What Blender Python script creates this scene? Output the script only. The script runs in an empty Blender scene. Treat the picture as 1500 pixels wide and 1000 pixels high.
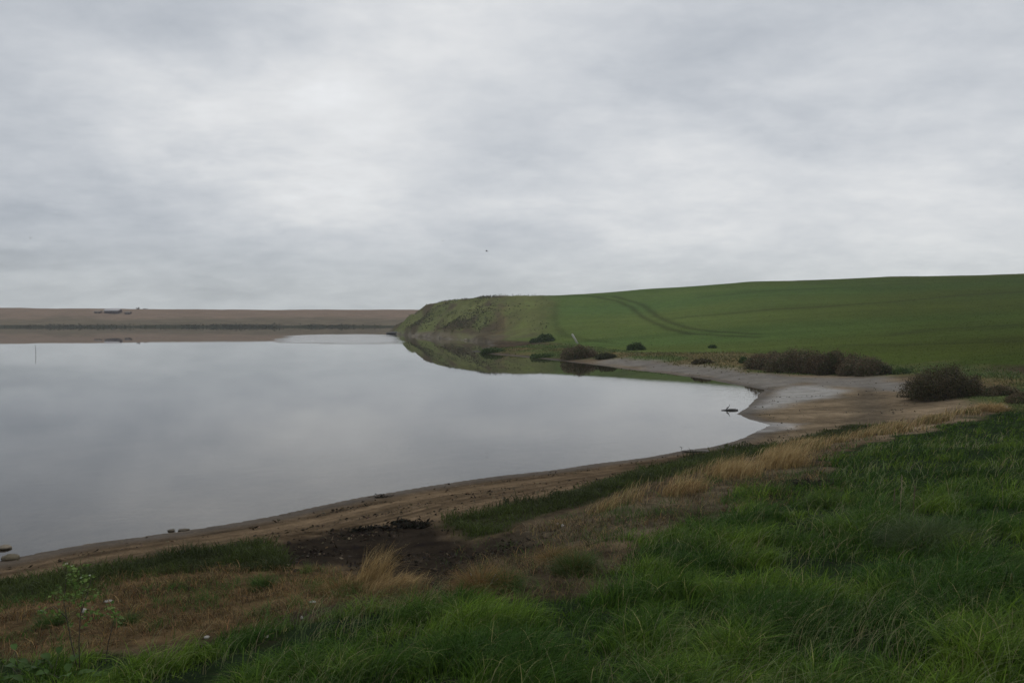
import bpy, math
import numpy as np
from mathutils import Vector
R = math.radians
rng = np.random.default_rng(7)
sc = bpy.context.scene

# ---------------------------------------------------------------- camera
F = 1167.0                       # focal length in pixels of the 1500 px wide photograph (28 mm)
EYE = np.array([0.0, 0.0, 5.0])
PITCH = math.atan(34.0 / F)
cam_d = bpy.data.cameras.new("camera"); cam = bpy.data.objects.new("camera", cam_d)
sc.collection.objects.link(cam); sc.camera = cam
cam_d.sensor_width = 36.0; cam_d.lens = 28.0; cam_d.clip_start = 0.05; cam_d.clip_end = 5000.0
cam.location = EYE; cam.rotation_euler = (math.pi / 2 - PITCH, 0, 0)

# ---------------------------------------------------------------- light and exposure
sc.view_settings.view_transform = 'Standard'; sc.view_settings.look = 'None'
sc.view_settings.exposure = 0.0; sc.view_settings.gamma = 1.0
sc.cycles.volume_bounces = 0; sc.cycles.max_bounces = 6; sc.cycles.transparent_max_bounces = 12
sc.cycles.use_denoising = True
SUN_EL, SUN_AZ = 52.0, 25.0      # azimuth clockwise from +Y
sun_d = bpy.data.lights.new("sun", 'SUN'); sun = bpy.data.objects.new("sun", sun_d)
sc.collection.objects.link(sun)
sun_d.energy = 0.5; sun_d.angle = R(25); sun_d.color = (1, .97, .92)
sd_ = Vector((math.sin(R(SUN_AZ)) * math.cos(R(SUN_EL)), math.cos(R(SUN_AZ)) * math.cos(R(SUN_EL)), math.sin(R(SUN_EL))))
sun.rotation_euler = sd_.to_track_quat('Z', 'Y').to_euler(); sun.location = sd_ * 60

def pxdir(px, py):
    """world direction seen at a photo pixel (1500 x 1000)"""
    x = (px - 750.0) / F; y = (500.0 - py) / F
    c, s = math.cos(PITCH), math.sin(PITCH)
    d = np.array([x, c + y * s, -s + y * c]); return d

class NT:
    """tiny node-tree helper"""
    def __init__(self, tree): self.t = tree; tree.nodes.clear()
    def n(self, kind, **kw):
        nd = self.t.nodes.new(kind)
        for k, v in kw.items():
            if k.startswith('_'): setattr(nd, k[1:], v)
            else:
                s = nd.inputs[int(k[1:])] if (k[0] == 'i' and k[1:].isdigit()) else nd.inputs[k.replace('__', ' ')]
                self.put(s, v)
        return nd
    def put(self, s, v):
        if hasattr(v, 'is_linked') or isinstance(v, bpy.types.NodeSocket): self.t.links.new(v, s)
        elif isinstance(v, bpy.types.Node): self.t.links.new(v.outputs[0], s)
        else: s.default_value = v
    def m(self, op, a, b=0.0, c=0.0, clamp=False):
        nd = self.t.nodes.new('ShaderNodeMath'); nd.operation = op; nd.use_clamp = clamp
        self.put(nd.inputs[0], a); self.put(nd.inputs[1], b)
        if op in ('MULTIPLY_ADD',): self.put(nd.inputs[2], c)
        return nd.outputs[0]
    def v(self, op, a, b=(0, 0, 0)):
        nd = self.t.nodes.new('ShaderNodeVectorMath'); nd.operation = op
        self.put(nd.inputs[0], a)
        if op == 'SCALE': self.put(nd.inputs[3], b)
        else: self.put(nd.inputs[1], b)
        return nd.outputs[1] if op in ('DOT_PRODUCT', 'LENGTH', 'DISTANCE') else nd.outputs[0]
    def noise(self, vec, scale, detail=4, rough=.55, dist=0.0):
        nd = self.t.nodes.new('ShaderNodeTexNoise'); self.put(nd.inputs['Vector'], vec)
        nd.inputs['Scale'].default_value = scale; nd.inputs['Detail'].default_value = detail
        nd.inputs['Roughness'].default_value = rough; nd.inputs['Distortion'].default_value = dist
        return nd
    def rng(self, val, a, b, c, d, smooth=True):
        nd = self.t.nodes.new('ShaderNodeMapRange'); nd.clamp = True
        if smooth: nd.interpolation_type = 'SMOOTHSTEP'
        self.put(nd.inputs[0], val)
        for i, q in enumerate((a, b, c, d)): nd.inputs[1 + i].default_value = q
        return nd.outputs[0]
    def mix(self, fac, a, b):
        nd = self.t.nodes.new('ShaderNodeMix'); nd.data_type = 'RGBA'
        self.put(nd.inputs[0], fac); self.put(nd.inputs[6], a); self.put(nd.inputs[7], b)
        return nd.outputs[2]
    def link(self, a, b): self.t.links.new(a, b)

# overcast sky: a cloud layer seen in perspective, in world directions, over the Nishita sky
world = bpy.data.worlds.new("World"); sc.world = world; world.use_nodes = True
w = NT(world.node_tree)
tc = w.n('ShaderNodeTexCoord'); dirv = w.v('NORMALIZE', tc.outputs['Generated'])
sep = w.n('ShaderNodeSeparateXYZ', Vector=dirv)
zc = w.m('MAXIMUM', sep.outputs[2], 0.0)
zz = w.m('ADD', zc, 0.28)
cmb = w.n('ShaderNodeCombineXYZ', X=w.m('MULTIPLY', w.m('DIVIDE', sep.outputs[0], zz), .85), Y=w.m('DIVIDE', sep.outputs[1], zz), Z=w.m('MULTIPLY', zc, 1.5))
big = w.noise(cmb.outputs[0], 1.2, 3, .5, .15)
mid = w.noise(cmb.outputs[0], 2.7, 7, .54, .2)
fine = w.noise(w.v('ADD', cmb.outputs[0], (7.3, 2.1, 0)), 11.0, 6, .6, .15)
val = w.m('MULTIPLY_ADD', w.m('SUBTRACT', big.outputs[0], .5), .17, .55)
val = w.m('MULTIPLY_ADD', w.m('SUBTRACT', mid.outputs[0], .5), .19, val)
val = w.m('MULTIPLY_ADD', w.m('SUBTRACT', fine.outputs[0], .5), .15, val)
warp = w.v('SCALE', w.v('SUBTRACT', mid.outputs['Color'], (.5, .5, .5)), 0.22)
wd = w.v('MULTIPLY', w.v('ADD', dirv, warp), (1.0, 1.0, 2.2))
# (photo x, photo y, radius in radians, brightness) of the brighter and darker banks of cloud
BLOBS = [(430, 170, .14, .10), (270, 130, .13, .07), (480, 285, .12, .07), (820, 285, .08, .07), (640, 80, .17, .08),
         (1010, 215, .17, .09), (1440, 285, .10, .06), (1200, 300, .14, .05), (610, 235, .12, .08), (60, 60, .14, .04),
         (1330, 90, .15, .06), (760, 235, .13, -.07), (690, 180, .10, -.03), (1010, 355, .10, .05),
         (80, 270, .24, -.065), (220, 330, .14, -.04), (330, 15, .14, -.05), (1090, 75, .17, -.10), (20, 346, .05, -.07),
         (560, 410, .22, -.05), (1170, 160, .09, -.05), (20, -20, .25, -.07), (1500, 40, .22, -.06), (60, 420, .16, -.04)]
for bx_, by_, br, ba in BLOBS:
    d = pxdir(bx_, by_); d /= np.linalg.norm(d)
    dist = w.v('DISTANCE', wd, (d[0], d[1], d[2] * 2.2))
    val = w.m('ADD', val, w.rng(dist, 0.0, br * 1.9, ba, 0.0))
# the layer thins out a little towards the horizon
hz = w.rng(sep.outputs[2], 0.0, 0.15, -.012, 0.0)
val = w.m('ADD', val, hz)
cool = w.rng(val, .40, .66, 0.0, 1.0, False)
tint = w.mix(cool, (.905, .975, 1.075, 1), (.985, 1.0, 1.015, 1))
horizon = w.rng(sep.outputs[2], 0.0, .12, 1.0, 0.0)
tint = w.mix(w.m('MULTIPLY', horizon, .6), tint, (.95, 1.01, 1.02, 1))
cl = w.v('SCALE', tint, w.m('MULTIPLY', val, 11.7))
sky = w.n('ShaderNodeTexSky', _sky_type='NISHITA', _sun_disc=False, _sun_elevation=R(SUN_EL), _sun_rotation=R(SUN_AZ))
allsky = w.mix(.96, sky.outputs[0], cl)
bg = w.n('ShaderNodeBackground', Color=allsky, Strength=0.1)
wo = w.n('ShaderNodeOutputWorld'); w.link(bg.outputs[0], wo.inputs[0])

# ---------------------------------------------------------------- helpers
def tag(o, label=None, cat=None, group=None, kind=None):
    if label: o['label'] = label
    if cat: o['category'] = cat
    if group: o['group'] = group
    if kind: o['kind'] = kind
    return o
def empty(name, loc, rz=0.0):
    o = bpy.data.objects.new(name, None); sc.collection.objects.link(o)
    o.location = loc; o.rotation_euler = (0, 0, rz); o.empty_display_size = .2; return o
def mesh_np(name, co, quads=None, tris=None, mat=None, col=None, parent=None, smooth=False, attrs=None):
    me = bpy.data.meshes.new(name); co = np.asarray(co, np.float32)
    me.vertices.add(len(co)); me.vertices.foreach_set('co', co.ravel())
    nq = 0 if quads is None else len(quads); nt = 0 if tris is None else len(tris)
    loops = np.concatenate([np.asarray(quads, np.int32).ravel() if nq else np.zeros(0, np.int32),
                            np.asarray(tris, np.int32).ravel() if nt else np.zeros(0, np.int32)])
    me.loops.add(len(loops)); me.loops.foreach_set('vertex_index', loops)
    me.polygons.add(nq + nt)
    st = np.concatenate([np.arange(nq, dtype=np.int32) * 4, nq * 4 + np.arange(nt, dtype=np.int32) * 3])
    me.polygons.foreach_set('loop_start', st)
    if smooth: me.polygons.foreach_set('use_smooth', np.ones(nq + nt, bool))
    me.update(calc_edges=True)
    if col is not None:
        a = me.color_attributes.new('Col', 'FLOAT_COLOR', 'POINT')
        c4 = np.ones((len(co), 4), np.float32); c4[:, :3] = col; a.data.foreach_set('color', c4.ravel())
    for k, v in (attrs or {}).items():
        a = me.attributes.new(k, 'FLOAT', 'POINT'); a.data.foreach_set('value', np.asarray(v, np.float32))
    if mat: me.materials.append(mat)
    o = bpy.data.objects.new(name, me); sc.collection.objects.link(o)
    if parent: o.parent = parent
    return o
def _h(ix, iy, seed):
    n = (ix.astype(np.int64) * 374761393 + iy.astype(np.int64) * 668265263 + seed * 974711) & 0xffffffff
    n = ((n ^ (n >> 13)) * 1274126177) & 0xffffffff
    n = n ^ (n >> 16); return (n & 0xffffff) / float(0xffffff)
def vnoise(x, y, seed=0):
    ix = np.floor(x); iy = np.floor(y); fx = x - ix; fy = y - iy
    ix = ix.astype(np.int64); iy = iy.astype(np.int64)
    fx = fx * fx * fx * (fx * (fx * 6 - 15) + 10); fy = fy * fy * fy * (fy * (fy * 6 - 15) + 10)
    a = _h(ix, iy, seed); b = _h(ix + 1, iy, seed); c = _h(ix, iy + 1, seed); d = _h(ix + 1, iy + 1, seed)
    return (a + (b - a) * fx) * (1 - fy) + (c + (d - c) * fx) * fy
def fbm(x, y, octs=4, seed=0, gain=.5):
    s = 0.0; a = 1.0; t = 0.0
    for i in range(octs):
        s = s + a * (vnoise(x, y, seed + i * 17) - .5); t += a; a *= gain
        x, y = x * 1.64 - y * 1.14 + 5.3, x * 1.14 + y * 1.64 + 1.7
    return s / t * 2            # about -1..1
def sstep(x, a, b):
    t = np.clip((x - a) / (b - a), 0, 1); return t * t * (3 - 2 * t)

# ---------------------------------------------------------------- the lie of the land
def at_z(px, py, z):
    d = pxdir(px, py); t = (z - EYE[2]) / d[2]; p = EYE + d * t; return p
def at_d(px, py, dist):
    d = pxdir(px, py); p = EYE + d * (dist / d[1]); return p
# the shore of the lagoon: (photo x, photo y, slope of the ground above it)
SH = [(0, 822, .09), (60, 809, .09), (130, 796, .09), (250, 780, .09), (330, 768, .09), (400, 756, .09), (480, 739, .09), (530, 728, .08),
      (620, 713, .09), (700, 701, .09), (800, 690, .09), (880, 678, .09), (950, 669, .09), (1000, 660, .08), (1040, 655, .07),
      (1080, 645, .05), (1108, 633, .03), (1128, 622, .02), (1100, 615, .02), (1078, 606, .02), (1092, 599, .02), (1100, 590, .02), (1112, 578, .025), (1122, 571, .04),
      (1075, 563, .05), (1040, 556, .06), (990, 549, .07), (945, 543, .07), (900, 538, .08), (860, 533, .10), (800, 526, .10), (750, 521, .12), (712, 518, .15),
      (694, 515, .2), (706, 511, .2), (722, 506, .2), (712, 501, .5), (690, 499, 1.2), (660, 497, 1.6), (630, 494.5, 1.6), (600, 491.5, 1.3), (575, 488.5, .8), (564, 487, .5)]
shore = [tuple(at_z(a, b, 0)[:2]) for a, b, _ in SH]; slopes = [c for *_, c in SH]
pre = [(-1500, -400), (-260, -130), (-110, -55), (-50, -15), (-24, 5.5)]; post = [(-30, 305), (10, 330), (90, 370), (260, 420), (700, 430), (1500, 430), (1500, 1500), (-1500, 1500)]
POLY = np.array(pre + shore + post); SL = np.array([.09] * len(pre) + slopes + [.5] * len(post))
def seg_sd(x, y, poly, closed=True, vals=None):
    """signed distance (+ inside) to a polygon, or distance to a line; vals are carried along the outline"""
    n = len(poly); best = np.full(x.shape, 1e18); bv = np.zeros(x.shape); inside = np.zeros(x.shape, bool)
    for i in range(n if closed else n - 1):
        ax, ay = poly[i]; bx, by = poly[(i + 1) % n]; dx, dy = bx - ax, by - ay
        t = np.clip(((x - ax) * dx + (y - ay) * dy) / (dx * dx + dy * dy + 1e-12), 0, 1)
        d = (x - ax - t * dx) ** 2 + (y - ay - t * dy) ** 2
        m = d < best; best = np.where(m, d, best)
        if vals is not None: bv = np.where(m, vals[i] + (vals[(i + 1) % n] - vals[i]) * t, bv)
        if closed:
            c = ((ay > y) != (by > y)); inside ^= c & (x < (bx - ax) * (y - ay) / (by - ay + 1e-12) + ax)
    d = np.sqrt(best)
    if closed: d = np.where(inside, d, -d)
    return (d, bv) if vals is not None else d
CTRL = []
def cz(*pts):
    for px, py, z in pts: CTRL.append(at_z(px, py, z))
def cd(*pts):
    for px, py, d in pts: CTRL.append(at_d(px, py, d))
cz((0, 1000, 2.65), (250, 1000, 2.95), (500, 1000, 3.2), (1000, 1000, 3.45), (1500, 1000, 3.6), (1500, 1250, 3.65), (750, 1400, 3.4), (0, 1300, 2.95),
   (0, 920, 1.55), (200, 890, 1.35), (200, 940, 1.9), (350, 930, 2.0), (450, 850, 1.2), (500, 905, 2.0), (560, 865, 1.55), (620, 830, .85), (620, 880, 1.9),
   (700, 845, 1.45), (760, 875, 2.2), (830, 850, 2.1), (850, 800, 1.5), (750, 800, .95), (760, 760, .75), (900, 790, 2.2), (1000, 850, 2.85), (930, 740, 1.35), (1000, 720, 1.6), (1100, 730, 2.0),
   (1100, 685, 1.45), (1240, 690, 2.2), (1240, 648, 1.4), (1160, 640, .7), (1420, 607, 1.0), (1500, 640, 2.3), (1500, 700, 2.7), (1500, 800, 3.05), (1300, 800, 2.9), (1350, 690, 2.45), (1750, 700, 3.1), (1900, 640, 3.0),
   (1040, 668, .7), (660, 772, .65), (900, 700, .65), (1000, 680, .65), (1240, 632, .6), (1320, 620, .6), (550, 780, .45), (400, 775, .3), (600, 800, .55), (500, 810, .6), (400, 830, .75), (250, 850, .8), (100, 855, .8),
   (0, 850, .6), (200, 825, .5), (380, 800, .45), (0, 885, 1.0), (-300, 870, .6), (-300, 950, 1.6), (-300, 1100, 2.7), (-700, 1000, 1.0), (600, 730, .3), (760, 715, .35), (820, 705, .35), (900, 685, .25), (300, 790, .3),
   (1150, 605, .12), (1250, 580, .3), (1300, 560, .5), (1180, 580, .15), (1380, 590, .65), (1300, 600, .3), (1450, 590, 1.0), (1500, 585, 1.3), (1500, 560, 1.4), (1200, 550, .5), (1300, 535, 1.0), (1500, 545, 1.6),
   (1100, 555, .25), (1050, 545, .3), (950, 533, .5), (1000, 533, .7), (1100, 530, .8), (850, 524, .7), (780, 518, .45), (720, 512, .3), (900, 528, .6), (1600, 545, 1.9), (1650, 580, 2.2))
cd((1500, 522, 58), (1500, 500, 78), (1500, 466, 112), (1500, 430, 165), (1500, 401, 240), (1300, 515, 76), (1300, 466, 130), (1300, 435, 178), (1300, 405, 240),
   (1100, 505, 105), (1100, 466, 150), (1100, 438, 185), (1100, 412, 233), (950, 500, 125), (950, 466, 180), (950, 440, 208), (950, 422.5, 238), (1700, 466, 105), (1700, 395, 240), (1900, 390, 240), (2300, 380, 235),
   (850, 490, 150), (850, 466, 185), (850, 445, 208), (850, 432.5, 228), (810, 500, 145), (812, 480, 172), (810, 462, 188), (800, 446, 208), (780, 440.5, 222), (740, 442, 224), (700, 440, 230), (665, 441, 240), (640, 441.5, 252),
   (622, 449, 260), (603, 447, 270), (590, 460, 273), (578, 478, 276), (760, 480, 185), (720, 485, 195), (740, 500, 155), (770, 505, 140),
   (690, 484, 200), (650, 484, 222), (760, 455, 203), (710, 455, 212), (670, 455, 230), (640, 470, 240), (612, 472, 255))
for px, z in ((640, 8), (700, 6.5), (780, 6), (850, 7.5), (950, 12.2), (1100, 15.2), (1300, 17), (1500, 18), (1900, 19)):
    d0 = pxdir(px, 466); CTRL.append(np.array([d0[0] * 420, 420, z - 1])); CTRL.append(np.array([d0[0] * 700, 700, z - 4]))
for px, z in ((660, 9.0), (680, 8.0), (700, 7.5), (740, 7), (780, 7), (815, 8.6), (850, 10.0), (900, 12.0)): d0 = pxdir(px, 466); CTRL.append(np.array([d0[0] * 295, 295, z]))
CTRL += [np.array(p, float) for p in ((-12, 4, 1.6), (-6, -4, 3.3), (0, -6, 3.5), (8, -8, 3.7), (-20, -8, 2.2), (20, 0, 3.9), (40, 20, 3.9), (60, 50, 5), (0, -40, 4.5), (-40, -40, 2.5), (80, -40, 7), (160, 60, 11), (300, 60, 18), (-10, 0, 2.4))]
CTRL = np.array(CTRL)
def warp_uv(x, y):
    r = np.sqrt(x * x + y * y); th = np.arctan2(x, y + 1e-9); u = np.log(r + 2.0)
    return np.stack([np.sin(th * .5) * 3.2, u * 1.25, np.cos(th) * .6], -1)
CU = warp_uv(CTRL[:, 0], CTRL[:, 1])
def _phi(d): return d * d * np.log(d + 1e-9) * 0 + d      # biharmonic in 3-D: linear kernel, no overshoot
_K = _phi(np.linalg.norm(CU[:, None] - CU[None], axis=-1)) - np.eye(len(CU)) * 0.012
_ZS = CTRL[:, 2]
_A = np.block([[_K, np.ones((len(CU), 1))], [np.ones((1, len(CU))), np.zeros((1, 1))]])
_W = np.linalg.solve(_A, np.append(_ZS, 0))
def base_height(x, y):
    out = np.empty(x.shape)
    xf, yf, of = x.ravel(), y.ravel(), out.ravel()
    for i in range(0, len(xf), 60000):
        u = warp_uv(xf[i:i + 60000], yf[i:i + 60000])
        d2 = (u * u).sum(1)[:, None] + (CU * CU).sum(1)[None] - 2 * u @ CU.T
        of[i:i + 60000] = np.sqrt(np.maximum(d2, 0)) @ _W[:-1] + _W[-1]
    return of.reshape(x.shape)
def shore_dist(x, y, r=None):
    r = np.sqrt(x * x + y * y) if r is None else r
    jit = .35 * np.clip(r / 60, .3, 3)
    jx = fbm(x / 3.1, y / 3.1, 3, 91) * jit * .6; jy = fbm(x / 2.3 + 9, y / 2.3, 3, 92) * jit * .6
    far = sstep(r, 100, 160) * (1 - sstep(x, 0, 30))
    d, s = seg_sd(x + jx * (1 + far * 2), y + jy * (1 + far * 2), POLY, True, SL)
    return -d, s
def height(x, y, detail=True):
    x = np.asarray(x, float); y = np.asarray(y, float); r = np.sqrt(x * x + y * y)
    g = np.maximum(base_height(x, y), .12)
    sd, s = shore_dist(x, y, r)
    if detail:
        near = 1 - sstep(r, 30, 70)
        bank = sstep(g, .5, 1.6)
        g = g + near * bank * (.10 * fbm(x / 1.3, y / 1.3, 3, 5) + .12 * fbm(x / 3.5, y / 3.5, 2, 6))
        g = g + near * (.02 + .03 * bank) * fbm(x / .35, y / .35, 3, 8)
        cl = CLIFF(x, y)
        face = 1 - sstep(g, 7.5, 10); g = g + cl * ((.35 + 1.15 * face) * fbm((x - .35 * y) / 9, y / 40, 4, 11) + .5 * fbm(x / 3.2, y / 5, 3, 12))
        g = g + sstep(r, 60, 120) * (1 - cl) * .12 * fbm(x / 9, y / 9, 3, 13)
    b = np.where(sd > 0, sd * s, np.maximum(sd * .055, -1.5))
    b = b + np.where(sd > 0, sstep(sd, .5, 6) * sd * .06, 0)
    k = .12
    h = np.clip(.5 + .5 * (b - g) / k, 0, 1)
    z = b * (1 - h) + g * h - k * h * (1 - h) * 1.0
    return np.where(sd < 0, np.minimum(b, -.004), np.maximum(z, .002 + np.minimum(sd, .5) * .02))
def CLIFF(x, y):
    r = np.sqrt(x * x + y * y); th = np.arctan2(x, y)
    return sstep(r, 150, 175) * (1 - sstep(np.degrees(th) + .9 * fbm(x / 9, y / 14, 3, 84) - .0 * r, .8, 4.0))
def ground(px, py):
    d = pxdir(px, py); ts = 1.5 * np.exp(np.arange(0, 1400) * .0045)
    p = EYE[None] + d[None] * ts[:, None] / d[1]
    hz_ = height(p[:, 0], p[:, 1]); k = np.argmax(hz_ > p[:, 2])
    if hz_[k] <= p[k, 2]: return at_z(px, py, 0) if d[2] < 0 else p[-1]
    a, b = ts[max(k - 1, 0)], ts[k]
    for _ in range(12):
        m = .5 * (a + b); q = EYE + d * m / d[1]
        if height(q[:1], q[1:2])[0] > q[2]: b = m
        else: a = m
    q = EYE + d * b / d[1]; q[2] = height(q[:1], q[1:2])[0]; return q
def gpoly(pts, extra=()):
    return np.array([tuple(ground(a, b)[:2]) for a, b in pts] + list(extra))

# ---------------------------------------------------------------- what grows where (outlines on the ground)
Z_LUSH = gpoly([(-200, 985), (0, 968), (150, 958), (240, 948), (340, 935), (420, 912), (500, 905), (560, 902), (650, 888), (720, 882), (780, 876), (850, 868), (890, 842), (925, 812), (960, 792), (1010, 778), (1060, 762),
                (1060, 752), (1150, 752), (1235, 722), (1205, 700), (1215, 674), (1250, 655), (1310, 641), (1380, 625), (1440, 607), (1500, 597)], [(60, 33), (60, -60), (-15, -60), (-9, 1)])
Z_LUSH2 = gpoly([(1090, 752), (1060, 735), (1110, 715), (1180, 712), (1240, 722), (1180, 745)])
Z_SEDGE = gpoly([(650, 772), (660, 757), (740, 742), (800, 728), (880, 706), (930, 688), (1030, 664), (1060, 652), (1150, 650), (1200, 630), (1250, 622), (1330, 620), (1300, 630), (1210, 645), (1120, 665), (1040, 683), (970, 702), (900, 724), (840, 745), (790, 757), (720, 783), (680, 790)])
Z_SEDGE_L = gpoly([(-300, 900), (-200, 862), (0, 846), (130, 838), (200, 822), (250, 812), (330, 800), (380, 797), (415, 812), (405, 835), (330, 838), (250, 840), (180, 850), (160, 868), (100, 880), (0, 893)])
Z_MUD = gpoly([(395, 800), (440, 788), (500, 775), (560, 770), (620, 764), (660, 768), (650, 790), (690, 798), (760, 778), (820, 776), (800, 800), (770, 812), (700, 822), (640, 870), (600, 862), (560, 845), (500, 825), (430, 838)])
Z_BRIGHTSHEEN = gpoly([(1125, 572), (1150, 564), (1200, 564), (1242, 572), (1235, 582), (1190, 588), (1140, 598), (1085, 603), (1100, 590)])
Z_SHEEN2 = gpoly([(1070, 610), (1130, 618), (1180, 620), (1150, 628), (1105, 636), (1090, 640)])
Z_GREYFLAT = gpoly([(1120, 571), (1040, 553), (940, 540), (860, 530), (900, 526), (1000, 530), (1080, 540), (1150, 552), (1290, 552), (1360, 560), (1330, 575), (1240, 568), (1180, 560)])
DRYLINE = gpoly([(870, 752), (920, 738), (970, 722), (1040, 700), (1110, 680), (1150, 666), (1200, 652), (1260, 642), (1340, 624), (1400, 610), (1440, 602)])
Z_THATCH = gpoly([(-200, 940), (0, 880), (100, 866), (170, 848), (240, 832), (330, 830), (400, 830), (470, 832), (560, 845), (600, 868), (600, 890), (500, 900), (420, 905), (340, 930), (200, 950), (0, 965)])
Z_PATCH = gpoly([(900, 800), (820, 790), (760, 800), (800, 765), (870, 752), (960, 728), (1060, 702), (1140, 690), (1220, 680), (1240, 700), (1180, 715), (1100, 735), (1040, 765), (960, 785)])
Z_HOLLOW = gpoly([(380, 940), (400, 915), (470, 885), (540, 872), (580, 878), (540, 892), (460, 905), (420, 925), (400, 945)])
Z_VERGE = gpoly([(700, 514), (760, 507), (800, 503), (850, 505), (900, 512), (1000, 517), (1090, 517), (1200, 522), (1320, 537), (1400, 528), (1500, 545), (1600, 545), (1700, 600), (1500, 603), (1440, 600), (1430, 570), (1330, 552), (1100, 544), (1000, 533), (900, 527), (800, 523), (720, 517)])
TRAMS = [[(815, 434), (860, 433), (905, 441), (925, 450), (945, 466), (975, 480), (1010, 489), (1060, 491.5), (1110, 494)],
         [(830, 434), (900, 434), (940, 446), (960, 461), (985, 473), (1010, 481), (1050, 486), (1110, 489)],
         [(950, 470), (1000, 465), (1060, 460), (1207, 449), (1317, 441), (1408, 432), (1500, 427)], [(1300, 492), (1353, 483), (1430, 479), (1500, 475)],
         [(1023, 436), (1100, 428), (1170, 424), (1350, 414)], [(1240, 505), (1320, 505), (1500, 500)], [(790, 437), (812, 446), (812, 462), (815, 478), (830, 492), (900, 503)]]
TRAM_W = [gpoly(t) for t in TRAMS]
def zone(x, y, poly, soft, jit, scale, seed):
    d = seg_sd(x, y, poly); d = d + jit * fbm(x / scale, y / scale, 3, seed)
    return sstep(d, -soft, soft)

def field_col(X, Y):
    f1 = fbm(X / 28, Y / 60, 4, 71)[:, None]; f2 = fbm(X / 5, Y / 9, 4, 72)[:, None]; f3 = fbm(X / 60, Y / 25, 2, 73)[:, None]
    rowd = fbm((X * .35 + Y) / 3.0, (X - .35 * Y) / 60, 3, 75)[:, None]
    lane = fbm((X * .12 + Y) / 9.0, (X - .12 * Y) / 160, 3, 76)[:, None]
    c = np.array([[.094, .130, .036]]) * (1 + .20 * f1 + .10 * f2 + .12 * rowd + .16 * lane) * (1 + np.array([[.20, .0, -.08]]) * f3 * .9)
    th = np.degrees(np.arctan2(X, Y)); c = c * (1 - np.array([[.42, .43, .58]]) * sstep(th, 8, 32)[:, None])  # lens vignetting painted into the crop colour, darkening it towards the right
    tm = np.zeros(len(X))
    for i, tw in enumerate(TRAM_W):
        d = seg_sd(X, Y, tw, False); wd_ = (.95 if i < 2 else 1.4 if i < 4 else 1.1) * (.8 + .4 * vnoise(X / 9, Y / 9, 77))
        tm = np.maximum(tm, np.exp(-(d / wd_) ** 2) * (.8 if i < 2 else .62 if i < 3 else .5))
    tmm = tm[:, None]; return c * (1 - .62 * tmm) + np.array([[.05, .048, .025]]) * .25 * tmm
# ---------------------------------------------------------------- materials
def mat_new(name):
    m = bpy.data.materials.new(name); m.use_nodes = True; return m, NT(m.node_tree)
def mat_veg(name, transl=.35, rough=.5, spec=.07):
    m, t = mat_new(name); a = t.n('ShaderNodeAttribute', _attribute_name='Col')
    g = t.n('ShaderNodeNewGeometry'); nz = t.noise(g.outputs['Position'], 9.0, 2)
    c = t.v('SCALE', a.outputs['Color'], t.rng(nz.outputs[0], .3, .7, .78, 1.22, False))
    p = t.n('ShaderNodeBsdfPrincipled', Base__Color=c, Roughness=rough); p.inputs['Specular IOR Level'].default_value = spec
    tr = t.n('ShaderNodeBsdfTranslucent', Color=c)
    mx = t.n('ShaderNodeMixShader', i0=transl, i1=p, i2=tr); o = t.n('ShaderNodeOutputMaterial', i0=mx); return m
def mat_plain(name, col, rough=.7, nscale=6.0, var=.25, bump=.3):
    m, t = mat_new(name); g = t.n('ShaderNodeTexCoord'); nz = t.noise(g.outputs['Object'], nscale, 5, .6)
    k = t.rng(nz.outputs[0], .3, .7, 1 - var, 1 + var, False)
    c = t.v('SCALE', (col[0], col[1], col[2]), k)
    b = t.n('ShaderNodeBump', Height=nz.outputs[0], Strength=bump, Distance=.03)
    p = t.n('ShaderNodeBsdfPrincipled', Base__Color=c, Roughness=rough, Normal=b); t.n('ShaderNodeOutputMaterial', i0=p); return m
def mat_ground():
    m, t = mat_new('earth'); g = t.n('ShaderNodeNewGeometry'); P = g.outputs['Position']
    a = t.n('ShaderNodeAttribute', _attribute_name='Col'); wt = t.n('ShaderNodeAttribute', _attribute_name='wet')
    gr = t.n('ShaderNodeAttribute', _attribute_name='grit')
    n1 = t.noise(P, 3.0, 5, .6); n2 = t.noise(P, 22.0, 5, .65); n3 = t.noise(P, .7, 4, .6)
    k = t.m('MULTIPLY', t.rng(n1.outputs[0], .3, .7, .8, 1.2, False), t.rng(n2.outputs[0], .3, .7, .7, 1.3, False))
    k = t.m('MULTIPLY', k, t.rng(n3.outputs[0], .3, .7, .88, 1.12, False))
    c = t.v('SCALE', a.outputs['Color'], k)
    hgt = t.m('ADD', t.m('MULTIPLY', n1.outputs[0], 1.0), t.m('MULTIPLY', n2.outputs[0], .35))
    st = t.m('MULTIPLY', gr.outputs['Fac'], .9)
    b = t.n('ShaderNodeBump', Height=hgt, Strength=st, Distance=.06)
    puddle = t.rng(t.noise(P, .9, 4, .55).outputs[0], .42, .58, .75, 1.0)
    wetv = t.m('MULTIPLY', wt.outputs['Fac'], puddle)
    ro = t.m('MULTIPLY_ADD', wetv, -.68, .92)
    p = t.n('ShaderNodeBsdfPrincipled', Base__Color=c, Roughness=ro, Normal=b)
    t.link(t.m('MULTIPLY', wetv, .6), p.inputs['Specular IOR Level'])
    t.n('ShaderNodeOutputMaterial', i0=p); return m
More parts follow.
